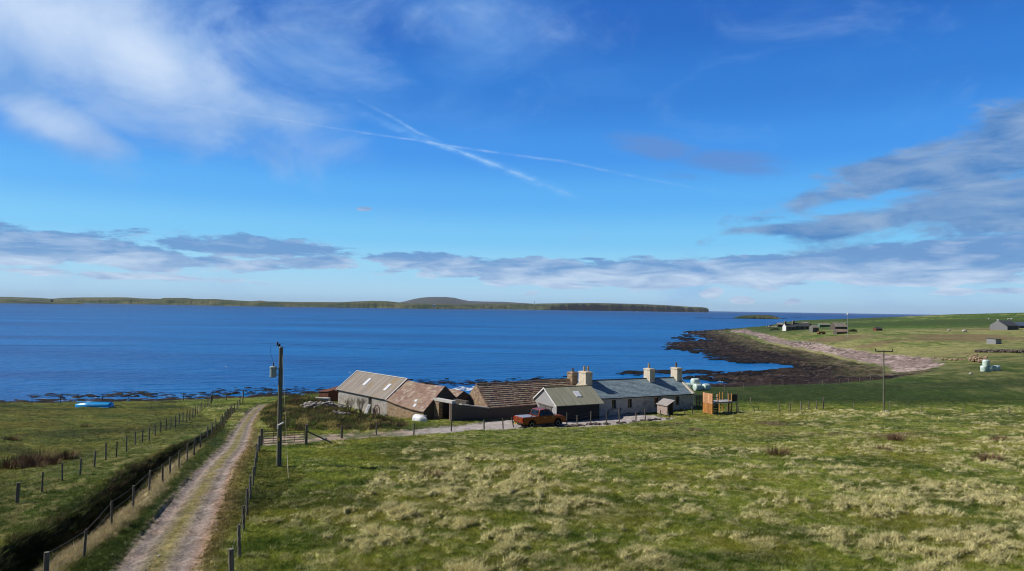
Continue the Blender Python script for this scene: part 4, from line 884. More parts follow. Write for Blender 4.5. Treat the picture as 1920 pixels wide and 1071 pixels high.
# ================================================================== fences
def fence(name, label, cat, pts, hs=1.15, r=.048, group=None, sq=False, lean=None, dy=0, wires=(.35, .65, .95), mat='oldwood', gapwire=False):
    P = []
    for i, q in enumerate(pts):
        P.append(G(q[0], q[1]+dy))
    o = thing(name, label, cat, P[0], 0, group); O = P[0]
    tops = []
    for i, p in enumerate(P):
        h = pts[i][2] if len(pts[i]) > 2 else hs*random.uniform(.94, 1.06); rr_ = r*(1.7 if (i in (0, len(P)-1) and len(pts) > 8) else 1)*random.uniform(.9, 1.15)
        lx = pts[i][3] if len(pts[i]) > 3 else random.gauss(0, .035); ly = random.gauss(0, .03)
        b = p-O; t = b+Vector((lx*h, ly*h, h)); m = MB(); m.cur = random.random()
        m.tube(b+Vector((0, 0, -.35)), t, rr_*1.03, rr_, 7); m.build('post', M[mat], o); tops.append((b, t))
    if wires:
        m = MB()
        for k in wires:
            for (b0, t0), (b1, t1) in zip(tops[:-1], tops[1:]):
                a_, b_ = b0.lerp(t0, k), b1.lerp(t1, k); md = (a_+b_)/2-Vector((0, 0, .02)); m.tube(a_, md, .0028, n=4, cap=False); m.tube(md, b_, .0028, n=4, cap=False)
        m.build('wire', M['galv'], o)
    return o
c1 = lambda L_, s=3.052, ox=0, oy=720: [(ox+a/s, oy+b/s, *r_) for a, b, *r_ in L_]
fence('post_and_wire_fence', 'post and wire fence on the grass left of the ditch', 'fence', c1([(95,690),(238,615),(357,560),(456,525),(538,480),(606,435),(665,418),(724,388),(773,352),(814,335),(854,322),(890,300),(920,282),(949,272),(976,262),(1002,247),(1024,235),(1046,222),(1067,213),(1085,206),(1101,197),(1115,187),(1130,177),(1145,168),(1158,158),(1172,148),(1185,138),(1197,125),(1207,112)]), 1.08)
fence('post_and_wire_fence', 'post and wire fence on the straw verge between the ditch and the track', 'fence', c1([(262,1150),(478,995),(641,825),(763,720),(853,625),(932,570),(973,525),(1023,480),(1071,437),(1109,402),(1144,366),(1189,318),(1213,292),(1238,272),(1262,250),(1272,240),(1287,220),(1303,205),(1318,190),(1330,180),(1342,170),(1355,155),(1365,145),(1375,130),(1388,112)]), 1.15)
fence('post_and_wire_fence', 'close-set post fence along the right of the track, running to the gate', 'fence', c1([(1328,1135),(1373,995),(1399,850),(1416,747),(1434,657),(1447,590),(1455,535),(1463,492),(1471,445),(1481,388)]), 1.2, r=.058)
fence('post_and_wire_fence', 'low post and wire fence between the pasture and the gravel lane', 'fence', [(641,822),(706,816),(775.5,816),(846,809),(908,807.5),(943.6,804),(964,801.5,1.05,-.25),(1026,797,.95,-.2),(1063,797,1.3),(1082,797.5),(1107,793,1.25),(1137,792),(1162,790.5,1.3),(1192,790),(1210.7,787,1.2,-.1),(1240,784.5,.95,-.12),(1257,781.5,.6,-.6)], 1.1, r=.06)
fence('post_and_wire_fence', 'run of thin leaning posts between the playhouse and the climbing frame', 'fence', [(1285.5,779.5,.75,-.2),(1299.6,777.5,1.0,-.15),(1372,776.5,.8,-.3),(1385.5,776.5,1.1,-.12),(1416.5,773,.8,-.35),(1427,772.5,.6,-.7)], 1.0, r=.05, wires=())
fence('post_and_rail_pen', 'small weathered pen of posts and rails standing in the field', 'fence', [(1462,773,1.3),(1481,771,1.0),(1502,769.5,1.1),(1516,768.5,1.1),(1531,768,1.1),(1543,767,1.5)], 1.1, r=.07, wires=(.2, .85))
fence('post_and_wire_fence', 'sparse field fence passing behind the cross-armed pole', 'fence', [(1543,767.5),(1601,770.5,1.0),(1668,772.5,1.35),(1727,775.5,1.0,.15),(1807,776.5,.9),(1892,777,.9),(1990,778)], 1.0, r=.045)
fence('post_and_wire_fence', 'shore fence on the grass edge above the dark reef', 'fence', [(1359,735),(1395,731.5),(1420,730),(1444,729),(1468,728),(1493,726.5,1.4),(1517,726),(1543,724),(1574,722),(1591,720.5),(1612,718.5),(1632,717)], 1.0, r=.045, dy=-1)
fence('post_and_wire_fence', 'shore fence behind the upturned blue boat', 'fence', [(-20,757),(60,756),(113,756),(148,755),(192,754),(240.6,753.5),(294.5,751.5),(344,751),(398,753,1.5),(425,751),(455,750.5,1.4)], 1.0, r=.05)
fence('lone_post', 'single slim grey post standing alone behind the climbing frame', 'post', [(1407,762,1.2)], 1.2, r=.06, wires=())
# ---- field gate
g0, g1 = G(490, 836), G(574, 832); dv = g1-g0; gl = Vector((dv.x, dv.y, 0)).length; ga = math.atan2(dv.y, dv.x)
gt_ = thing('field_gate', 'five-bar metal field gate across the lane between two wooden posts', 'gate', g0, ga)
for x, h in ((0, 1.35), (gl, 1.6)):
    m = MB(); m.tube((x, 0, -.4), (x, 0, h), .11, .1, 9); m.build('gate_post', M['oldwood'], gt_)
m = MB(); slp = (g1.z-g0.z)/gl
Pg = lambda x, z: Vector((x, 0, z+slp*x))
for k in range(6): z = .16+.19*k; m.tube(Pg(.16, z), Pg(gl-.16, z), .027, n=6)
for x in (.16, gl*.26, gl*.5, gl*.74, gl-.16): m.tube(Pg(x, .16), Pg(x, 1.11), .02, n=6)
m.build('gate_leaf', M['gatesteel'], gt_)
m = MB(); m.tube((gl+.05, 0, 1.05), (gl+2.0, .1, .05), .06, n=7); m.build('strut', M['oldwood'], gt_)
# ---- broken wooden rails beside the pickup
r0 = G(1010, 797); br = thing('broken_rails', 'pale broken wooden rails lying in front of the pickup', 'rail', r0, .25)
for (a_, b_) in (((0, 0, .5), (1.6, .1, .58)), ((-.4, -.3, .06), (2.6, -.1, .12)), ((.8, 0, .0), (1.0, .05, .55))):
    m = MB(); m.cur = .9; m.tube(a_, b_, .05, n=5); m.build('rail', M['greywood'], br)
# ================================================================== poles
pb = G(523, 873)
up = thing('utility_pole', 'tall timber electricity pole with a grey transformer drum, beside the track gate', 'utility pole', pb)
PH = 7.68
m = MB(); m.tube((0, 0, -.6), (-.06, 0, PH), .165, .125, 14); m.build('pole', M['pole'], up)
m = MB(); m.tube((-.06, 0, PH), (-.06, 0, PH+.05), .15, .11, 12); m.build('pole_cap', M['galv'], up)
m = MB(); m.lathe([(.19, 0), (.21, .03), (.21, .62), (.235, .63), (.235, .68), (.15, .73), (.02, .75)], 18, Matrix.Translation((-.52, -.05, 5.72))); tfm = m.build('transformer', M['tfgrey'], up)
m = MB()
for z in (5.85, 6.25): m.box(-.33, -.06, -.1, .0, z, z+.06)
m.build('bracket', M['galv'], up)
m = MB()
for k in range(4): m.lathe([(.03, 0), (.07, .02), (.03, .055)], 8, Matrix.Translation((-.51, -.05, 6.45+.06*k)))
m.build('bushing', M['ceramic'], tfm)
for dx, dz in ((-.17, .12), (-.3, .25)):
    m = MB(); m.tube((-.08, 0, PH-.1), (dx, 0, PH+dz-.1), .025); 
    for k in range(3): m.lathe([(.035, 0), (.085, .03), (.04, .07)], 8, Matrix.Translation((dx, 0, PH+dz-.1+.07*k)))
    m.build('insulator', M['ceramic'], up)
m = MB(); m.tube((-.08, -.16, 2.62), (.3, -.2, 2.82), .055, n=8); m.tube((-.08, -.16, 2.4), (-.08, -.16, 2.65), .06, n=8); m.build('cable_bracket', M['white'], up)
m = MB(); m.tube((.1, -.1, PH-1.4), (.14, -.16, 2.8), .012, n=5); m.tube((.12, -.12, 2.8), (.15, -.17, .1), .02, n=5); m.build('down_cable', M['plastic'], up)
m = MB(); m.box(-.06, .06, -.19, -.165, 1.62, 1.78); m.build('sign_plate', M['yellow'], up)
m = MB(); pts_ = [Vector((-.51, -.05, 6.7)), Vector((-.7, -.03, 7.2)), Vector((-.78, 0, 7.75)), Vector((-.5, 0, 7.78)), Vector((-.3, 0, 7.8))]
for a_, b_ in zip(pts_[:-1], pts_[1:]): m.tube(a_, b_, .008, n=4)
m.build('jumper_wire', M['plastic'], up)
sg = G(541, 900); m = MB(); m.tube((.02, 0, PH-.3), sg-pb, .008, n=5); m.tube((sg-pb).lerp(Vector((.02, 0, PH-.3)), .18), sg-pb+Vector((0, 0, -.1)), .022, n=6); m.build('stay_wire', pmat('pale stay guard', [(.5,.45,.25),(.6,.56,.4)], 3, 2), up)
p2 = G(1657, 773.5)
tp = thing('utility_pole', 'slender grey pole with a wooden crossarm, standing alone in the right-hand field', 'utility pole', p2)
m = MB(); m.tube((0, 0, -.5), (0, 0, 7.6), .10, .075, 12); m.build('pole', M['pole'], tp)
m = MB(); m.box(-1.08, 1.08, -.15, -.06, 7.44, 7.55); m.build('crossarm', M['pole'], tp)
for x in (-1.05, 1.05):
    m = MB()
    for k in range(3): m.lathe([(.03, 0), (.08, .04), (.03, .09)], 8, Matrix.Translation((x, -.11, 7.56+.09*k)))
    m.build('insulator', M['ceramic'], tp)
m = MB(); m.box(.12, .5, -.2, .2, -.2, .28); m.build('base_block', M['ceil'], tp)
ow = MB(); A_ = pb+Vector((-.2, 0, PH+.25)); B_ = p2+Vector((-1.05, -.11, 7.85)); last = A_
for i in range(1, 25):
    t_ = i/24; q = A_.lerp(B_, t_)-Vector((0, 0, 4*.9*t_*(1-t_))); ow.tube(last, q, .007, n=4, cap=False); last = q
last = A_
for i in range(1, 25):
    t_ = i/24; q = A_.lerp(A_+Vector((-75, 10, .5)), t_)-Vector((0, 0, 4*.9*t_*(1-t_))); ow.tube(last, q, .007, n=4, cap=False); last = q
tag(ow.build('overhead_wire', M['plastic']), 'thin overhead wire strung between the two poles and away to the left', 'wire')
# ================================================================== climbing frame
cf0 = G(1336, 777.5); cfa = math.radians(27)
cf = thing('climbing_frame', 'orange timber climbing frame with a raised deck, right of the cottage', 'climbing frame', cf0, cfa)
def bars(name, L_, mat):
    m = MB()
    for b in L_: m.cur = random.random(); m.box(*b)
    return m.build(name, M[mat], cf)
for k in range(2):
    m = MB(); z0_, z1_ = ((.02, 1.18), (1.22, 2.42))[k]; n_ = 6
    for i in range(n_): m.cur = random.random(); m.box(-.04, .0, 1.6*i/n_+.006, 1.6*(i+1)/n_-.006, z0_, z1_)
    o_ = m.build('side_panel', M['orange'] if k == 0 else pmat('paler orange boards', [(.48,.24,.11),(.66,.36,.2)], 2.5, 4, tint=.2), cf)
bars('post', [(0, .1, 0, .1, -.3, 2.45)], 'orange'); bars('post', [(0, .1, 1.5, 1.6, -.3, 2.45)], 'orange')
for x in (.82, 2.55, 3.0, 3.85):
    for y in (0, 1.5):
        bars('post', [(x, x+.1, y, y+.1, -.3, 2.35 if x > .9 or y == 0 else 2.0)], 'orange' if x != 3.85 else 'oldwood')
bars('deck', [(.1+.4*i, .1+.4*i+.38, .0, 1.6, 1.34, 1.42) for i in range(9)]+[(.0, 3.9, -.04, 0, 1.26, 1.42)], 'greywood')
bars('climbing_wall', [(.12, .8, -.03, .01, .1+.2*i, .26+.2*i) for i in range(6)], 'plastic')
bars('top_rail', [(0, .92, -.05, 0, 1.95, 2.03), (0, .92, 1.6, 1.64, 1.95, 2.03)], 'oldwood')
bars('end_panel', [(3.1+.12*i, 3.21+.12*i, -.04, 0, 1.42, 2.2) for i in range(6)], 'plastic')
bars('brace', [(2.5, 3.1, 1.6, 1.64, .8, .9)], 'oldwood')
# ================================================================== log store / playhouse
h0 = G(1251.5, 779); hs_ = thing('log_store', 'little pink-grey boarded log store with a sloping roof and open front, before the cottage', 'log store', h0, math.radians(27))
m = MB()
for i in range(7): m.box(-.03, .0, 0, 1.85, .02+.155*i, .165+.155*i)
m.build('side_wall', M['pinkwood'], hs_)
m = MB(); m.box(0, .86, 1.82, 1.85, 0, 1.3); m.box(.02, .84, .5, .53, .0, 1.2); m.box(.83, .86, 0, 1.85, 0, 1.55); m.build('back_wall', M['stone_dark_shade'], hs_)
for x, h in ((.0, 1.06), (.8, 1.55)):
    m = MB(); m.box(x, x+.07, .0, .07, -.1, h); m.build('post', M['oldwood'], hs_)
m = MB(); m.poly([(-.15, -.12, 1.06), (1.0, -.12, 1.66), (1.0, 1.95, 1.66), (-.15, 1.95, 1.06), (-.15, -.12, 1.13), (1.0, -.12, 1.73), (1.0, 1.95, 1.73), (-.15, 1.95, 1.13)], [(4,5,6,7),(0,1,5,4),(1,2,6,5),(2,3,7,6),(3,0,4,7)]); m.build('roof', pmat('grey felt roof', [(.25,.22,.21),(.36,.33,.31)], 3, 3), hs_)
# timber garden screen behind cottage
f0_ = G(1309, 766); gs = thing('garden_gate', 'slatted timber garden gate standing at the right end of the cottage', 'gate', f0_+Vector((0, 1.5, 0)), .1)
m = MB()
for i in range(9): m.cur = random.random(); m.box(.12+.2*i, .26+.2*i, 0, .03, .1, 1.5)
m.build('slats', M['oldwood'], gs); m = MB(); m.box(.05, 1.95, .03, .08, .4, .5); m.box(.05, 1.95, .03, .08, 1.15, 1.25); m.build('rail', M['oldwood'], gs)
for x in (0, 1.95, 2.9):
    m = MB(); m.box(x-.05, x+.05, -.03, .08, -.2, 1.6); m.build('post', M['greywood'], gs)
# ================================================================== silage bales
def bale(px, py, rot, label, group, dz=0, base=None, tilt=0, s=1, off=(0, 0)):
    p = base or G(px, py); o_ = MB()
    r_ = .62*s; L_ = 1.25*s; prof = [(.02, -.5*L_), (r_*.75, -.5*L_), (r_*.95, -.44*L_), (r_, -.3*L_), (r_*1.02, 0), (r_, .3*L_), (r_*.95, .44*L_), (r_*.75, .5*L_), (.02, .5*L_)]
    o_.lathe(prof, 16, Matrix.Rotation(math.pi/2, 4, 'Y') if not tilt else Matrix.Identity(4))
    b = o_.build('silage_bale', M['bale'], smooth=True); b.location = (p.x+off[0], p.y+off[1], p.z+r_*.93+dz); b.rotation_euler = (random.uniform(0, 3) if not tilt else 0, 0, rot)
    me = b.data
    for v in me.vertices: v.co *= random.uniform(.965, 1.03)
    return tag(b, label, 'silage bale', group)
gA = 'wrapped bales stacked behind the cottage'; gB = 'wrapped bales stacked in the right-hand field'
q0 = G(1308, 733.5)
bale(0, 0, .35, 'wrapped bale at the front of the heap behind the cottage, lying lengthways', gA, base=q0)
bale(0, 0, .45, 'wrapped bale at the far right end of the heap behind the cottage', gA, base=q0, off=(1.45, .4))
bale(0, 0, .3, 'rounded wrapped bale on top of the heap behind the cottage', gA, base=q0, dz=.8, off=(-.15, .9))
bale(0, 0, .3, 'wrapped bale half hidden by the cottage coping, second in its heap', gA, base=q0, off=(-1.5, 1.2))
bale(0, 0, .5, 'small looking wrapped bale at the back left of the cottage heap', gA, base=q0, dz=.45, off=(-2.3, 2.6))
bale(0, 0, .2, 'wrapped bale at the bottom centre back of the cottage heap', gA, base=q0, off=(.5, 1.6))
q1 = G(1845, 697.5)
bale(0, 0, 0, 'left-hand wrapped bale of the bottom row in the field heap', gB, base=q1, tilt=1, off=(0, 0))
bale(0, 0, 0, 'wrapped bale in the middle of the bottom row of the field heap', gB, base=q1, tilt=1, off=(1.2, .1))
bale(0, 0, 0, 'right-hand wrapped bale of the bottom row of the field heap', gB, base=q1, tilt=1, off=(2.4, .2))
bale(0, 0, 0, 'wrapped bale on top of the heap in the right-hand field', gB, base=q1, tilt=1, dz=1.15, off=(.55, .2))
bale(0, 0, 0, 'shaded wrapped bale peeping out at the far right of the field heap', gB, base=q1, tilt=1, off=(3.2, 1.0))
# ================================================================== boats and yard clutter
def hull(name, p, L_, Wd, H, rz, mat, label, cat):
    mb_ = MB(); n_ = 22; k_ = 10; vs = []
    for i in range(n_+1):
        t_ = i/n_; w_ = Wd/2*min(1, (max(t_, .0)/.38)**.6 if t_ < .38 else 1)*(1-.18*max(0, (t_-.6)/.4)); h_ = H*(.62+.38*min(1, t_/.3) if t_ < .3 else 1)
        for j in range(k_+1):
            a_ = math.pi*j/k_; vs.append(((t_-.5)*L_, w_*math.copysign(abs(math.cos(a_))**.7, math.cos(a_))+.0, h_*abs(math.sin(a_))**.8-.05))
    fs = [(i*(k_+1)+j, i*(k_+1)+j+1, (i+1)*(k_+1)+j+1, (i+1)*(k_+1)+j) for i in range(n_) for j in range(k_)]
    fs.append(tuple(n_*(k_+1)+j for j in range(k_+1)))
    mb_.poly(vs, fs); mb_.box(-.46*L_, .5*L_, -.03, .03, H-.08, H+.02)
    o_ = thing(name, label, cat, p, rz); mb_.build('hull', M[mat], o_, smooth=True)
    return o_
bp = G(175, 763); b_ = hull('rowing_boat', bp, 4.4, 1.5, .62, .06, 'blue', 'bright blue boat lying upturned on the grass by the shore', 'boat')
m = MB(); m.tube((-2.0, .72, .02), (2.2, .7, .02), .04, n=6); m.tube((-1.6, -.7, .03), (2.2, -.7, .03), .04, n=6); m.build('gunwale', M['blue'], b_)
p = G(241, 753.5); m = MB(); m.lathe([(.16, 0), (.2, .05), (.2, .22), (.15, .3), (.05, .33)], 12, Matrix.Translation(p)); tag(m.build('float_drum', M['blue']), 'small blue float drum on the grass edge right of the blue boat', 'drum')
wb = G(789, 791); b_ = hull('dinghy', wb, 1.7, 1.05, .72, 2.6, 'tarp', 'white dinghy lying upturned at the corner of the rubble barn', 'boat')
p = G(692, 775); pd = thing('leaning_board', 'white sheet of board leaning on the cement wall beside the dark doorway', 'board', p, AA)
m = MB(); m.poly([(-.3, -.55, -.1), (.35, -.55, -.1), (.35, .0, 1.05), (-.3, 0, 1.05), (-.3, -.5, -.1), (.35, -.5, -.1), (.35, .05, 1.05), (-.3, .05, 1.05)], [(0,1,2,3),(4,5,6,7),(0,1,5,4),(1,2,6,5),(2,3,7,6),(3,0,4,7)]); m.build('board', M['white'], pd)
p = G(708, 779.5); cw = thing('cart_wheel', 'old brown iron cart wheel propped against the barn wall', 'wheel', p, AA)
m = MB(); R_ = .62
for i in range(20):
    a0_, a1_ = 2*math.pi*i/20, 2*math.pi*(i+1)/20; m.tube((R_*math.cos(a0_), -.1, R_+R_*math.sin(a0_)), (R_*math.cos(a1_), -.1, R_+R_*math.sin(a1_)), .05, n=6)
m.build('rim', M['rust'], cw); m = MB()
for i in range(8): a0_ = 2*math.pi*i/8; m.tube((0, -.1, R_), (R_*math.cos(a0_), -.1, R_+R_*math.sin(a0_)), .03, n=5)
m.build('spokes', M['rust'], cw)
def bush(px, py, h, label, seed, mat='twig', n_=15):
    random.seed(seed); p = G(px, py); m = MB()
    for i in range(n_):
        a_ = random.uniform(0, 6.28); t_ = random.uniform(.08, .4); p0_ = Vector((random.uniform(-.12, .12), random.uniform(-.1, .1), -.1)); p1_ = p0_+Vector((math.cos(a_)*t_*h*.7, math.sin(a_)*t_*h*.7, h*random.uniform(.45, .7)))
        m.tube(p0_, p1_, .022, .012, 4, False)
        for k in range(4):
            e = p1_+Vector((random.uniform(-.2, .25)*h, random.uniform(-.2, .2)*h, h*random.uniform(.1, .4))); m.tube(p1_, e, .011, .004, 3, False)
            for q in range(2): m.tube(p1_.lerp(e, .5), e+Vector((random.uniform(-.15, .15), random.uniform(-.15, .15), random.uniform(0, .2))), .007, .003, 3, False)
    b = m.build('bare_shrub', M[mat]); b.location = p; return tag(b, label, 'shrub', 'bare shrubs against the barn wall')
bush(655, 774, 1.75, 'reddish bare shrub on the left, against the cement barn wall', 5)
bush(676, 775, 1.95, 'taller bare shrub nearer the dark doorway of the barn', 8, n_=19)
random.seed(21)
def rubble(name, pts, label, cat, n_, s0, s1, hgt, mat='stonebit', wid=.7):
    P = [G(*q) for q in pts]; o_ = thing(name, label, cat, P[0]); m = MB()
    for i in range(n_):
        k = random.randrange(len(P)-1); t_ = random.random(); q = P[k].lerp(P[k+1], t_)-P[0]; s_ = random.uniform(s0, s1); m.cur = random.random()
        m.blob((q.x+random.gauss(0, wid*.4), q.y+random.gauss(0, wid*.4), q.z+random.uniform(0, hgt)), (s_*random.uniform(.8, 1.3), s_, s_*random.uniform(.5, .8)), i, 1, amp=.35)
    m.build('stones', M[mat], o_); return o_
rubble('tumbled_wall', [(575,766),(600,764),(625,766),(650,771)], 'tumbled dark rubble wall in the weeds left of the barn', 'wall', 150, .14, .34, .6, 'stonebit', 1.0)
rubble('stone_heap', [(630,774),(652,777)], 'low line of pale stones in front of the bare shrubs', 'stones', 30, .1, .22, .15)
rubble('stone_kerb', [(1045,800.5),(1080,799.5),(1110,797),(1150,795),(1200,791),(1255,786)], 'ragged row of dark stones edging the gravel in front of the cottage', 'stones', 90, .1, .26, .12, 'stone_dark_shade', .5)
rubble('stone_heap', [(1150,779),(1185,778),(1205,776)], 'scatter of small pale stones along the foot of the cottage wall', 'stones', 55, .06, .13, .05)
rubble('stone_heap', [(601,824),(612,823.5)], 'two pale stones on the grass right of the gate strut', 'stones', 3, .18, .26, .02)
p = G(604, 757); m = MB(); m.box(-.95, .95, -.4, .4, -.2, .75); m.box(-.8, .8, -.25, .25, .75, .78); tb_ = m.build('water_tank', M['ceil'], bevel=.06); tb_.location = p; tb_.rotation_euler = (0, 0, -.1); tag(tb_, 'pale cement water tank among the dark weeds near the shore', 'tank')
# brown rush clumps
def rush(px, py, s_, label, grp, c0_=(.17, .085, .05)):
    s_ *= .78; p = G(px, py); m = MB(); n_ = int(190*s_)
    for i in range(n_):
        a_ = random.uniform(0, 6.28); r_ = s_*.6*math.sqrt(random.random()); b = Vector((r_*math.cos(a_)*1.3, r_*math.sin(a_), -.05)); t_ = b+Vector((math.cos(a_)*.25*s_+random.gauss(.08, .1), math.sin(a_)*.2*s_, random.uniform(.35, .7)*min(s_, 1.1))); w_ = .018
        m.cur = random.random(); pr = Vector((math.sin(a_), -math.cos(a_), 0))*w_; m.face([b-pr, b+pr, t_])
    b = m.build('rush_clump', M['rush']); b.location = p; return tag(b, label, 'rush clump', grp)
M['rush'] = pmat('brown rushes', [(.10,.05,.03),(.2,.11,.065)], 6, 3, tint=.6, tcols=[(.07,.04,.025),(.17,.09,.055),(.26,.17,.10)], bump=0)
gL = 'brown rush clumps in the left field'; gR = 'brown rush clumps in the right-hand pasture'
for a_ in [(12,875,1.5,'brown rush clump at the very left edge of the left field',gL),(45,868,1.5,'brown rush clump second from the left edge, beside the widest one',gL),(72,862,1.9,'widest brown rush clump in the middle of the left field',gL),(62,877,1.3,'brown rush clump just in front of the widest one',gL),(124,858,1.3,'brown rush clump set apart on the right of its patch, left of the fence',gL),(100,868,.9,'low brown rush clump in the gap left of the isolated one',gL),(20,826,1.0,'small dark rush clump further up the left field',gL),(160,801,.8,'small rush clump in the left field nearest the boat',gL),
           (1458,852,1.5,'pinkish brown rush clump alone in the middle of the pasture',gR),(1678,824,1.3,'rush clump in the pasture below the cross-armed pole',gR),(1850,862,1.7,'broad rush clump at the right of the pasture',gR),(1872,826,1.1,'small rush clump near the right edge, above the broad one',gR),(1655,846,1.2,'rush clump in the pale grass below the pole, nearer than its neighbour',gR),(805,892,1.1,'lone brownish clump in the pasture right of the electricity pole',gR)]: rush(*a_)
# ================================================================== far farms
def cottage_far(name, px, py, L_, Wd, e, r, ang, wm, rm, label, cat, chim=0, wins=(), doors=True, grp=None):
    p = G(px, py); o_ = thing(name, label, cat, p, ang, grp)
    shell(L_, Wd, e, r, z0=-2, front=[(x-.5, x+.5, .8, e-.4) for x in wins]).build('wall', M[wm], o_)
    for x in wins:
        g_ = MB(); g_.box(x-.5, x+.5, .2, .24, .8, e-.4); g_.build('window', M['glass'], o_)
    roof_courses(L_, Wd, e, r, 6, 8, .05, .02, .15).build('roof', M[rm], o_)
    for i in range(chim):
        x = (0 if i == 0 else L_-.9); m = MB(); m.box(x, x+.9, Wd/2-.6, Wd/2+.6, r-.6, r+1.3); c_ = m.build('chimney', M[wm], o_); m = MB(); m.lathe([(.2, 0), (.17, .5), (.1, .5)], 8, Matrix.Translation((x+.45, Wd/2, r+1.3))); m.build('chimney_pot', M['pot'], c_)
    return o_
fg = 'farm buildings on the far headland'
fh1 = cottage_far('farmhouse', 1474, 620.5, 5.6, 4.0, 2.3, 3.9, .12, 'harl_far', 'lead', 'far farmhouse with a bright white gable, near the pebble beach', 'house', 2, (2.0, 4.0), grp=fg)
g = MB(); g.face([(-.04, 0, -1), (-.04, 4.0, -1), (-.04, 4.0, 2.3), (-.04, 2.0, 3.85), (-.04, 0, 2.3)]); g.build('gable', M['white'], fh1)
cottage_far('farmhouse', 1490, 619.0, 9.5, 4.5, 2.2, 3.9, .1, 'harl_far', 'lead', 'long grey far farmhouse adjoining the white gabled one', 'house', 1, (1.6, 4.2, 7.4), grp=fg)
cottage_far('farm_shed', 1524, 623.2, 3.2, 3.2, 2.4, 3.5, .15, 'harl_far', 'sheet', 'small square grey far shed with a dark window, above the rusty trailer', 'shed', 0, (1.9,), grp=fg)
cottage_far('farm_shed', 1458, 613.5, 4.2, 3.0, 2.0, 3.2, -.1, 'stone_dark_shade', 'harl_barn', 'pale roofed far shed, leftmost of the headland buildings', 'shed', 0, (3.0,), grp=fg)
cottage_far('farm_shed', 1506, 611.0, 4.5, 3.0, 1.6, 2.8, .1, 'harl_far', 'harl_barn', 'pale roofed far shed behind the long grey farmhouse', 'shed', grp=fg)
cottage_far('farm_shed', 1537, 613.5, 7.5, 3.0, 1.6, 2.5, .05, 'greenpaint', 'sheet_grey', 'dull green far shed behind the square grey one', 'shed', grp=fg)
cottage_far('farm_barn', 1566, 618.5, 7.0, 5.0, 1.7, 3.6, .1, 'stone_dark_shade', 'sheet', 'grey roofed far barn just left of the wind turbine', 'barn', 0, (4.0,), grp=fg)
cottage_far('farm_barn', 1569, 627, 5.2, 3.5, 1.2, 2.3, .02, 'stone_dark_shade', 'flag', 'low far barn at the foot of the wind turbine', 'barn', grp=fg)
cottage_far('farm_shed', 1643, 620.5, 3.0, 2.6, 1.0, 1.7, .1, 'rust', 'lead', 'tiny dark hut alone in the far pasture right of the turbine', 'hut', grp=fg)
bnl = cottage_far('farm_barn', 1885.5, 619, 8.0, 6.6, 1.9, 3.9, .35, 'lead', 'lead', 'large far barn with a pale boarded gable and dark roof, on the hillside', 'barn', grp=fg)
g = MB(); g.face([(-.05, -.8, -1.2), (-.05, 6.6, -1.2), (-.05, 6.6, 1.9), (-.05, 3.3, 3.9), (-.05, 0, 1.9), (-.05, -.8, 1.4)]); g.build('gable', pmat('grey far boards', [(.15,.15,.155),(.24,.24,.25)], 2, 3, stretch=(1,5,.6)), bnl)
cottage_far('farm_barn', 1911, 615.5, 12.0, 5.0, 1.2, 2.6, .2, 'lead', 'bluesheet', 'blue roofed far barn cut by the right edge of the picture', 'barn', grp=fg)
p = G(1867, 645.5); bs = thing('field_shed', 'flat roofed pale board shed standing alone on the far hillside', 'shed', p, math.radians(24))
m = MB(); m.face([(0, 0, -1), (0, 2.8, -1), (0, 2.8, 1.75), (0, 0, 1.6)]); m.face([(0, 2.8, -1), (2.8, 2.8, -1), (2.8, 2.8, 1.6), (0, 2.8, 1.6)]); m.build('side_wall', pmat('pale grey boards', [(.22,.22,.225),(.32,.32,.33)], 2, 3, stretch=(1,5,.6)), bs)
m = MB(); m.face([(0, 0, -1), (2.9, 0, -1), (2.9, 0, 1.45), (0, 0, 1.6)]); m.face([(2.9, 0, -1), (2.9, 2.8, -1), (2.9, 2.8, 1.6), (2.9, 0, 1.45)]); m.build('front_wall', M['greywood'], bs)
m = MB(); m.poly([(-.15, -.15, 1.6), (3.05, -.15, 1.45), (3.05, 2.9, 1.6), (-.15, 2.9, 1.75), (-.15, -.15, 1.72), (3.05, -.15, 1.57), (3.05, 2.9, 1.72), (-.15, 2.9, 1.87)], [(4,5,6,7),(0,1,5,4),(1,2,6,5),(2,3,7,6),(3,0,4,7)]); m.build('roof', M['lead'], bs)
# rusty trailer
p = G(1540, 627); tr_ = thing('farm_trailer', 'rusty orange trailer parked below the far square shed', 'trailer', p, .1)
m = MB(); m.box(-1.6, 1.6, -.8, .8, .5, 1.2); m.build('body', pmat('rusty orange panels', [(.22,.08,.03),(.32,.13,.05)], 3, 3), tr_)
for x in (-1.2, 1.2):
    for y in (-.7, .7): m = MB(); m.tube((x, y-.1, .35), (x, y+.1, .35), .38, n=12); m.build('wheel', M['rubber'], tr_)
# wind turbine
p = G(1589.5, 631.5); wt = thing('wind_turbine', 'small white wind turbine on a slim mast among the far farm buildings', 'wind turbine', p)
dT = math.hypot(p.x, p.y); hT = 38.5*dT/F*1.0
m = MB(); m.tube((0, 0, -.5), (0, 0, hT), .13, .07, 10); m.build('mast', M['galv'], wt)
m = MB(); m.box(-.18, .18, -.35, .5, hT-.12, hT+.2); m.build('nacelle', M['white'], wt)
for a_ in (90, 210, 330):
    a_ = math.radians(a_+8); m = MB(); e = Vector((math.cos(a_)*1.25, -.42, hT+.05+math.sin(a_)*1.25)); m.tube((0, -.42, hT+.05), e, .1, .04, 5); m.build('blade', M['white'], wt)
p = G(1570.5, 611); m = MB(); m.tube((0, 0, -.5), (0, 0, 3.6), .1, .08, 8); o_ = m.build('field_pole', M['pole']); o_.location = p; tag(o_, 'thin dark pole standing behind the grey roofed far barn', 'pole')
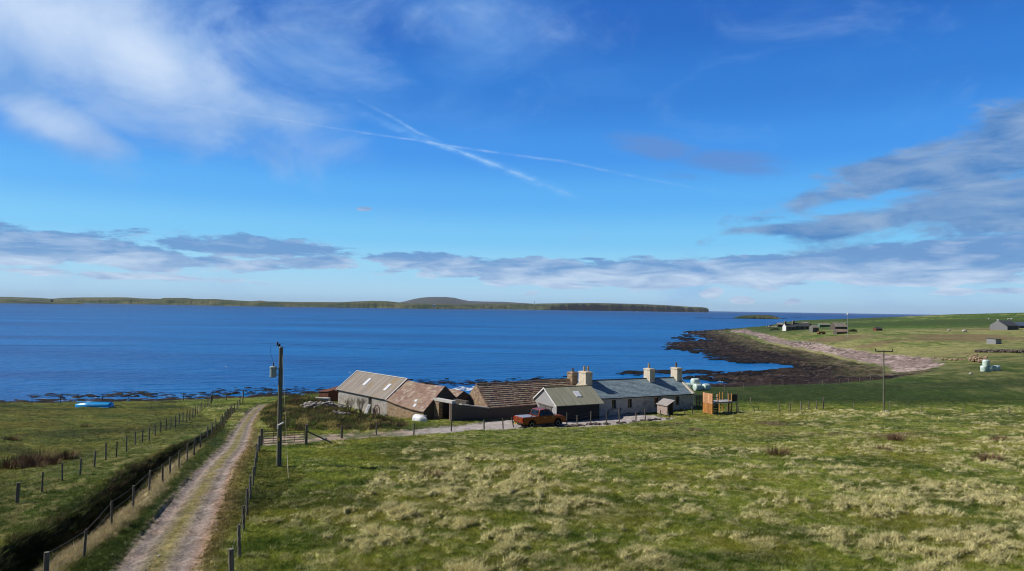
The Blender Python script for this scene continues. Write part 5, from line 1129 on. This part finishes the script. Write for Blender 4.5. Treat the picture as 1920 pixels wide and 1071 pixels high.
# bushes on the headland
M['leaf'] = pmat('dark bush leaves', [(.02,.035,.014),(.06,.085,.03)], 3, 4, tint=.5)
def leafbush(px, py, sx, sz, label, n_=420):
    p = G(px, py); m = MB()
    for i in range(n_):
        a_ = random.uniform(0, 6.28); b_ = random.uniform(-.1, 1.5); rr_ = random.uniform(.7, 1.05)*(1+.25*math.sin(a_*3)); c_ = Vector((math.cos(a_)*math.cos(b_)*sx*rr_, math.sin(a_)*math.cos(b_)*sx*.6*rr_, math.sin(b_)*sz*rr_)); s_ = .22
        u_ = Vector((random.gauss(0, 1), random.gauss(0, 1), random.gauss(0, 1))).normalized()*s_; v_ = u_.orthogonal().normalized()*s_; m.cur = random.random(); m.face([c_-u_, c_+v_, c_+u_, c_-v_])
    b = m.build('bush', M['leaf']); b.location = p; return tag(b, label, 'bush', 'dark bushes by the far farm')
leafbush(1454, 619.5, 3.0, 1.2, 'low wide dark bush left of the white gabled far farmhouse'); leafbush(1519, 611.5, 1.2, 1.5, 'small round dark bush behind the long grey far farmhouse'); leafbush(1446, 612, 1.6, 1.0, 'dark bush at the seaward end of the far farm'); leafbush(1600, 622, 2.0, .9, 'dark bush just right of the wind turbine mast')
rubble('ruined_wall', [(1438,615),(1446,613.5),(1456,614)], 'ruined rubble wall at the seaward end of the far farm', 'wall', 60, .3, .6, 1.0)
rubble('field_wall', [(1834,661),(1860,661),(1890,661),(1925,662)], 'long dark tumbled stone wall across the far slope at the right', 'wall', 260, .25, .5, .7, 'stone_dark_shade', .9)
rubble('ruined_wall', [(1823,679),(1835,677),(1847,680)], 'brown ruined stone hut above the silage bales', 'ruin', 90, .25, .5, 1.0, 'stone', 1.6)
rubble('boulders', [(1765,672),(1790,676),(1815,674),(1830,665)], 'scattered boulders where the pebble beach meets the slope', 'rocks', 80, .12, .35, .2, 'stone', 3.0)
rubble('boulders', [(1480,641),(1510,642),(1535,645)], 'scattered pale boulders along the top of the pebble beach', 'rocks', 60, .2, .5, .2, 'stonebit', 4)
# sheep
def sheep(px, py, rz, label):
    p = G(px, py); m = MB(); m.blob((0, 0, .62), (.62, .3, .33), 3, 2, amp=.12); m.blob((.62, 0, .78), (.2, .12, .14), 4, 1, amp=.05); m.tube((.4, 0, .7), (.6, 0, .78), .16, .1, 8)
    for x in (-.38, .38):
        for y in (-.14, .14): m.tube((x, y, 0), (x, y, .5), .045, .07, 6)
    m.tube((.55, -.16, .88), (.6, -.05, .86), .03, n=4); m.tube((.55, .16, .88), (.6, .05, .86), .03, n=4); m.tube((-.6, 0, .72), (-.72, 0, .5), .05, .03, 5)
    b = m.build('sheep', M['wool'], smooth=True); b.location = p; b.rotation_euler = (0, 0, rz); b.scale = (1.15, 1.15, 1.15); tag(b, label, 'sheep', 'sheep grazing on the far hillside')
sheep(1854, 600, .3, 'white sheep furthest left of the hillside flock'); sheep(1871.5, 602.5, 2.0, 'white sheep lower than the others, above the large far barn'); sheep(1891, 600, 0, 'white sheep, left one of the close pair near the skyline'); sheep(1897, 600, 2.8, 'white sheep, right one of the close pair near the skyline')
def rockthing(px, py, s_, label, cat='rock', mat='ceil'):
    p = G(px, py); m = MB(); m.blob((0, 0, s_*.35), (s_, s_*.7, s_*.6), 5, 2, amp=.3); b = m.build('rock', M[mat]); b.location = p; tag(b, label, cat)
rockthing(1779, 620.5, .6, 'pale rock alone in the far pasture, in front of the skyline'); rockthing(1820, 702, .35, 'pale rock below the silage bales, left of them'); rockthing(1808, 622, .9, 'flat pale rock right of the lone pale rock in the far pasture')
# ================================================================== islands across the water
def landmat():
    m, nt, b = newmat('island land'); L = nt.links.new
    tc = N(nt, 'ShaderNodeTexCoord'); nz = N(nt, 'ShaderNodeTexNoise'); nz.inputs['Scale'].default_value = 1; nz.inputs['Detail'].default_value = 6; mp = N(nt, 'ShaderNodeMapping'); mp.inputs['Scale'].default_value = (.007, .004, .05); L(tc.outputs['Object'], mp.inputs[0]); L(mp.outputs[0], nz.inputs[0])
    cr = N(nt, 'ShaderNodeValToRGB'); r = cr.color_ramp; r.elements[0].position = .35; r.elements[0].color = (.022, .045, .014, 1); r.elements[1].position = .68; r.elements[1].color = (.11, .11, .05, 1); L(nz.outputs[0], cr.inputs[0])
    ge = N(nt, 'ShaderNodeNewGeometry'); sp = N(nt, 'ShaderNodeSeparateXYZ'); L(ge.outputs['Normal'], sp.inputs[0])
    mr = N(nt, 'ShaderNodeMapRange'); mr.inputs[1].default_value = .62; mr.inputs[2].default_value = .85; L(sp.outputs[2], mr.inputs[0])
    mx = N(nt, 'ShaderNodeMixRGB'); mx.inputs[1].default_value = (.022, .018, .016, 1); L(mr.outputs[0], mx.inputs[0]); L(cr.outputs[0], mx.inputs[2]); L(mx.outputs[0], b.inputs['Base Color']); b.inputs['Roughness'].default_value = .95; b.inputs['Specular IOR Level'].default_value = .1
    return m
LM = landmat()
HEATH = pmat('heather hill', [(.035,.042,.045),(.06,.065,.062)], .002, 4, bump=0)
def island(name, prof, thick, mat, seed=1, shelf=.45):
    """prof: (px, y of skyline, y distance of the shore, cliff share 0..1)"""
    xs = np.array([p[0] for p in prof], float); g_ = np.arange(xs[0], xs[-1]+.01, 1.2)
    yt = np.interp(g_, xs, [p[1] for p in prof]); D = np.interp(g_, xs, [p[2] for p in prof]); cl = np.interp(g_, xs, [p[3] for p in prof])
    V = []; ns = 9
    for i, px in enumerate(g_):
        e = min(1, i/4, (len(g_)-1-i)/4); th_ = thick*(.25+.75*e); x, _, h = at_y(px, yt[i], D[i]+th_*.45); h = max(h, .6)
        k = x/(D[i]+th_*.45); jag = float(fbm(np.array([px*.12]), np.array([seed*7.7]), 3, seed)[0]-.5)
        for j, (t_, hh) in enumerate(((-.02, -.05), (0, .02), (.02+.04*(1-cl[i]), .06+cl[i]*.35), (.05+.1*(1-cl[i]), .12+cl[i]*.68), (.16, .3+.6*cl[i]), (.3, .75+.2*cl[i]), (.45, 1), (.75, .6), (1.0, -.05))):
            dd = D[i]+th_*t_+(name != 'distant_hill')*jag*thick*.12*(j < 5); zz = h*hh*(1+(.0 if name == 'distant_hill' else .1)*(float(fbm(np.array([px*.22+j*.8]), np.array([j*.6+seed]), 3, seed+3)[0])-.5)*2*(2 <= j <= 5))
            V.append((k*dd, dd, zz-(1.5 if j in (0, 8) else 0)))
    F_ = [(i*ns+j, i*ns+j+1, (i+1)*ns+j+1, (i+1)*ns+j) for i in range(len(g_)-1) for j in range(ns-1)]
    m = MB(); m.poly(V, F_); m.face([V[j] for j in range(ns)]); m.face([V[(len(g_)-1)*ns+j] for j in range(ns)])
    return kind(m.build(name, mat, smooth=True), 'structure')
island('distant_hill', [(725,571,8600,0),(748,567.5,8600,0),(760,565,8600,0),(775,561,8600,0),(790,558.3,8600,0),(805,557,8600,0),(835,557,8600,0),(852,558.5,8600,0),(868,562.5,8600,0),(880,564.5,8600,0),(905,565.5,8600,0),(945,566,8600,0),(975,568,8600,0),(1015,570.5,8600,0),(1040,574,8600,0)], 1800, HEATH, 2)
island('island', [(95,560.5,4600,.1),(120,558.6,4500,.1),(150,557.8,4400,.1),(215,557.6,4300,.1),(240,557.8,4200,.1),(262,559.5,4200,.1),(300,560.6,4100,.1),(308,558.7,4050,.1),(350,559.0,4000,.1),(366,560.8,4000,.1),(405,561,3900,.2),(470,565,3800,.3),(488,563.6,3800,.3),(500,565.2,3800,.3),(560,566.3,3800,.3),(640,566.8,3800,.3),(665,565.4,3800,.2),(700,564.4,3900,.2),(725,564.8,3900,.2),(765,569,3900,.3),(820,570,4000,.3),(880,572,4200,.4),(900,573.5,4300,.4)], 700, LM, 4)
island('island', [(850,572,5200,.1),(880,569.8,5300,.1),(940,569.8,5400,.1),(1000,569.6,5400,.2),(1012,569.3,5400,.4),(1030,569,5400,.8),(1075,568.5,5500,1),(1117,568.2,5600,1),(1200,570.2,5800,1),(1250,572.4,5900,1),(1283,574.6,6000,1),(1317,576.2,6000,1),(1326,577.5,6000,1),(1329,581,6000,1)], 500, LM, 6)
island('island', [(-120,559,3300,.2),(-30,561,3100,.3),(20,562.5,3000,.3),(45,564.8,3000,.2),(100,566.4,3050,.1),(157,568.5,3100,.1)], 200, LM, 8)
island('island', [(-200,556,6500,.1),(-30,556,6500,.1),(20,557,6400,.1),(70,558.5,6300,.1),(100,560.5,6300,.1)], 700, LM, 9)
island('islet', [(1372,597,1400,.2),(1384,593.5,1400,.5),(1395,591.6,1400,.6),(1420,590.6,1400,.6),(1445,591.2,1400,.6),(1455,593.5,1400,.6),(1462,596.5,1400,.3)], 60, LM, 12)
def reefrow(name, pts, n_, s0, s1, spread, mat, zr=(-.15, .1), flat=.4):
    m = MB(); P = [at_z(a, b, 0) for a, b in pts]
    for i in range(n_):
        k = random.randrange(len(P)-1); t_ = random.random(); x = P[k][0]*(1-t_)+P[k+1][0]*t_; y = P[k][1]*(1-t_)+P[k+1][1]*t_; s_ = random.uniform(s0, s1)
        m.cur = random.random(); m.blob((x+random.gauss(0, spread), y+random.gauss(0, spread*1.3), random.uniform(*zr)), (s_*random.uniform(1, 2.4), s_, s_*flat), i % 50, 1, amp=.35)
    return kind(m.build(name, mat), 'stuff')
WEED = pmat('wet weed and rock', [(.005,.005,.004),(.014,.011,.007),(.03,.024,.014)], 1.5, 3, rough=.7, bump=0, spec=.15)
reefrow('tidal_rocks', [(1318,596.6),(1380,597.5),(1462,597.3),(1500,596)], 90, 2, 5, 5, WEED, flat=.15)
reefrow('floating_weed', [(72,741),(105,741.5),(150,742.5),(200,742)], 55, .12, .45, 1.0, WEED, (-.05, .04), .3)
reefrow('floating_weed', [(185,741),(240,737.5),(262,741)], 80, .12, .5, 1.3, WEED, (-.05, .04), .3)
reefrow('floating_weed', [(262,739),(330,742),(400,741),(470,736)], 95, .12, .5, 1.6, WEED, (-.08, .05), .3)
reefrow('floating_weed', [(395,737),(460,733),(520,734),(590,731),(640,733)], 120, .12, .5, 1.8, WEED, (-.08, .05), .3)
reefrow('floating_weed', [(740,713),(790,717),(830,719),(880,717),(950,720)], 120, .15, .6, 2.2, WEED, (-.08, .06), .3)
reefrow('floating_weed', [(940,718),(990,713),(1030,712),(1060,716),(1090,712)], 110, .15, .6, 2.2, WEED, (-.08, .06), .3)
reefrow('floating_weed', [(1165,700),(1245,697),(1290,698),(1330,698)], 260, .2, .9, 1.6, WEED, (-.08, .08), .3)
reefrow('tidal_rocks', [(1295,708),(1330,712),(1375,717),(1420,722)], 130, .2, .9, 1.2, WEED, (-.1, .15), .4)
reefrow('tidal_rocks', [(1265,652),(1310,658),(1370,674),(1430,680)], 220, .4, 1.6, 3, WEED, (-.2, .1), .3)
reefrow('tidal_rocks', [(1310,640),(1270,633),(1290,627)], 90, .4, 1.6, 4, WEED, (-.2, .1), .3)
# white breakers by the reef and the shore
FOAM = pmat('sea foam', [(.55,.6,.62),(.8,.83,.84)], 2, 3, rough=.7)
reefrow('surf', [(600,735.5),(640,733),(700,730)], 60, .05, .25, .4, FOAM, (-.03, .03), .3)
reefrow('surf', [(852,731),(880,729),(905,728)], 60, .1, .45, 1.0, FOAM, (-.05, .04), .25)
reefrow('surf', [(1000,718),(1090,712),(1140,714)], 60, .1, .35, .8, FOAM, (-.05, .03), .25)
reefrow('surf', [(1340,714),(1385,718),(1410,722)], 50, .1, .35, .6, FOAM, (-.05, .03), .25)
reefrow('surf', [(60,747),(200,747),(420,742)], 40, .04, .15, .8, FOAM, (-.04, .03), .3)
# small things on the water and across it
x, y = at_z(1196, 585.8, 0); mb_ = thing('motor_boat', 'tiny white boat far out on the water below the long cliff', 'boat', (x, y, 0), .2)
m = MB(); m.prism([(-6, 0), (-6.5, 2.2), (7, 2.8), (5, 0)], -1.6, 1.6); m.build('hull', M['white'], mb_); m = MB(); m.box(-2.5, 2, -1.1, 1.1, 2.2, 5); m.build('wheelhouse', M['white'], mb_)
def onisl(px, py, D, name, label, cat): x, y, z = at_y(px, py, D); return thing(name, label, cat, (x, y, z), 0)
o_ = onisl(811, 573.6, 3990, 'island_house', 'tiny white house on the shore of the island across the water', 'house'); shell(16, 8, 5, 9, z0=-6).build('wall', M['white'], o_); roof_courses(16, 8, 5, 9, 2, 2, .2).build('roof', M['slate'], o_)
o_ = onisl(1002, 570.5, 5480, 'beacon_tower', 'slim white tower on the low island, left of the cliffs', 'tower'); m = MB(); m.lathe([(2.6, -6), (2.0, 18), (2.6, 18.5), (2.6, 19.5)], 12); m.build('tower', M['white'], o_); m = MB(); m.lathe([(1.5, 19.5), (1.5, 22), (.1, 24)], 10); m.build('lantern', M['glass'], o_)
def gull(px, py, z, label):
    x, y = at_z(px, py, z); m = MB(); m.blob((0, 0, 0), (.09, .26, .08), 2, 1, amp=.05); m.face([(0, .08, .03), (.35, .04, .14), (.7, -.08, .04), (.35, -.1, .12), (0, -.1, .03)]); m.face([(0, .08, .03), (-.35, .04, .14), (-.7, -.08, .04), (-.35, -.1, .12), (0, -.1, .03)]); m.tube((0, .24, 0), (0, .36, .02), .04, .02, 5)
    b = m.build('gull', M['white']); b.location = (x, y, z); b.rotation_euler = (0, .3, 1.2); tag(b, label, 'bird', 'gulls over the water')
gull(657, 699, 2, 'white gull low over the sea, left of the barn ridge'); gull(424, 688, 2, 'white gull over the sea, left of the electricity pole')
# ================================================================== air
def loose_stones():
    m = MB(); k = 0; xs = [p[0] for p in TRK]; ys = [p[1] for p in TRK]
    n_ = 5200; x = RNG.uniform(min(xs), max(xs), n_); y = 18+RNG.random(n_)**1.6*62; f = feats(x, y); ok = (f['tr'] > -.5) & (f['tt'] > 0) & ((np.abs(f['tt']-.47) < .14) | (f['tr'] < .35) | (RNG.random(n_) < .35)); x, y = x[ok], y[ok]; z = Hfull(x, y)
    for i in range(len(x)):
        s_ = random.uniform(.018, .05)*(1.6 if random.random() < .08 else 1); m.cur = random.random(); c_ = Vector((x[i], y[i], z[i]+s_*.4)); q = [c_+Vector((random.uniform(.7, 1.3)*s_*a, random.uniform(.7, 1.3)*s_*b, random.uniform(.5, .8)*s_*c)) for a, b, c in ((1,0,0),(0,1,0),(-1,0,0),(0,-1,0),(0,0,1))]
        m.poly(q, [(0,1,4),(1,2,4),(2,3,4),(3,0,4)])
    kind(m.build('loose_stones', M['stonebit']), 'stuff')
loose_stones()
def haze():
    m, nt, b = newmat('haze air'); nt.nodes.remove(b); v = N(nt, 'ShaderNodeVolumePrincipled'); v.inputs['Color'].default_value = (.85, .93, 1, 1); v.inputs['Density'].default_value = 2.4e-5; v.inputs['Anisotropy'].default_value = 0
    nt.links.new(v.outputs[0], nt.nodes['Material Output'].inputs['Volume'])
    mb = MB(); mb.box(-21000, 21000, -4000, 21000, -14, 190); kind(mb.build('haze', m), 'stuff')
haze()
grow_grass(); grow_tussocks(); grow_weeds(); grow_ditch()
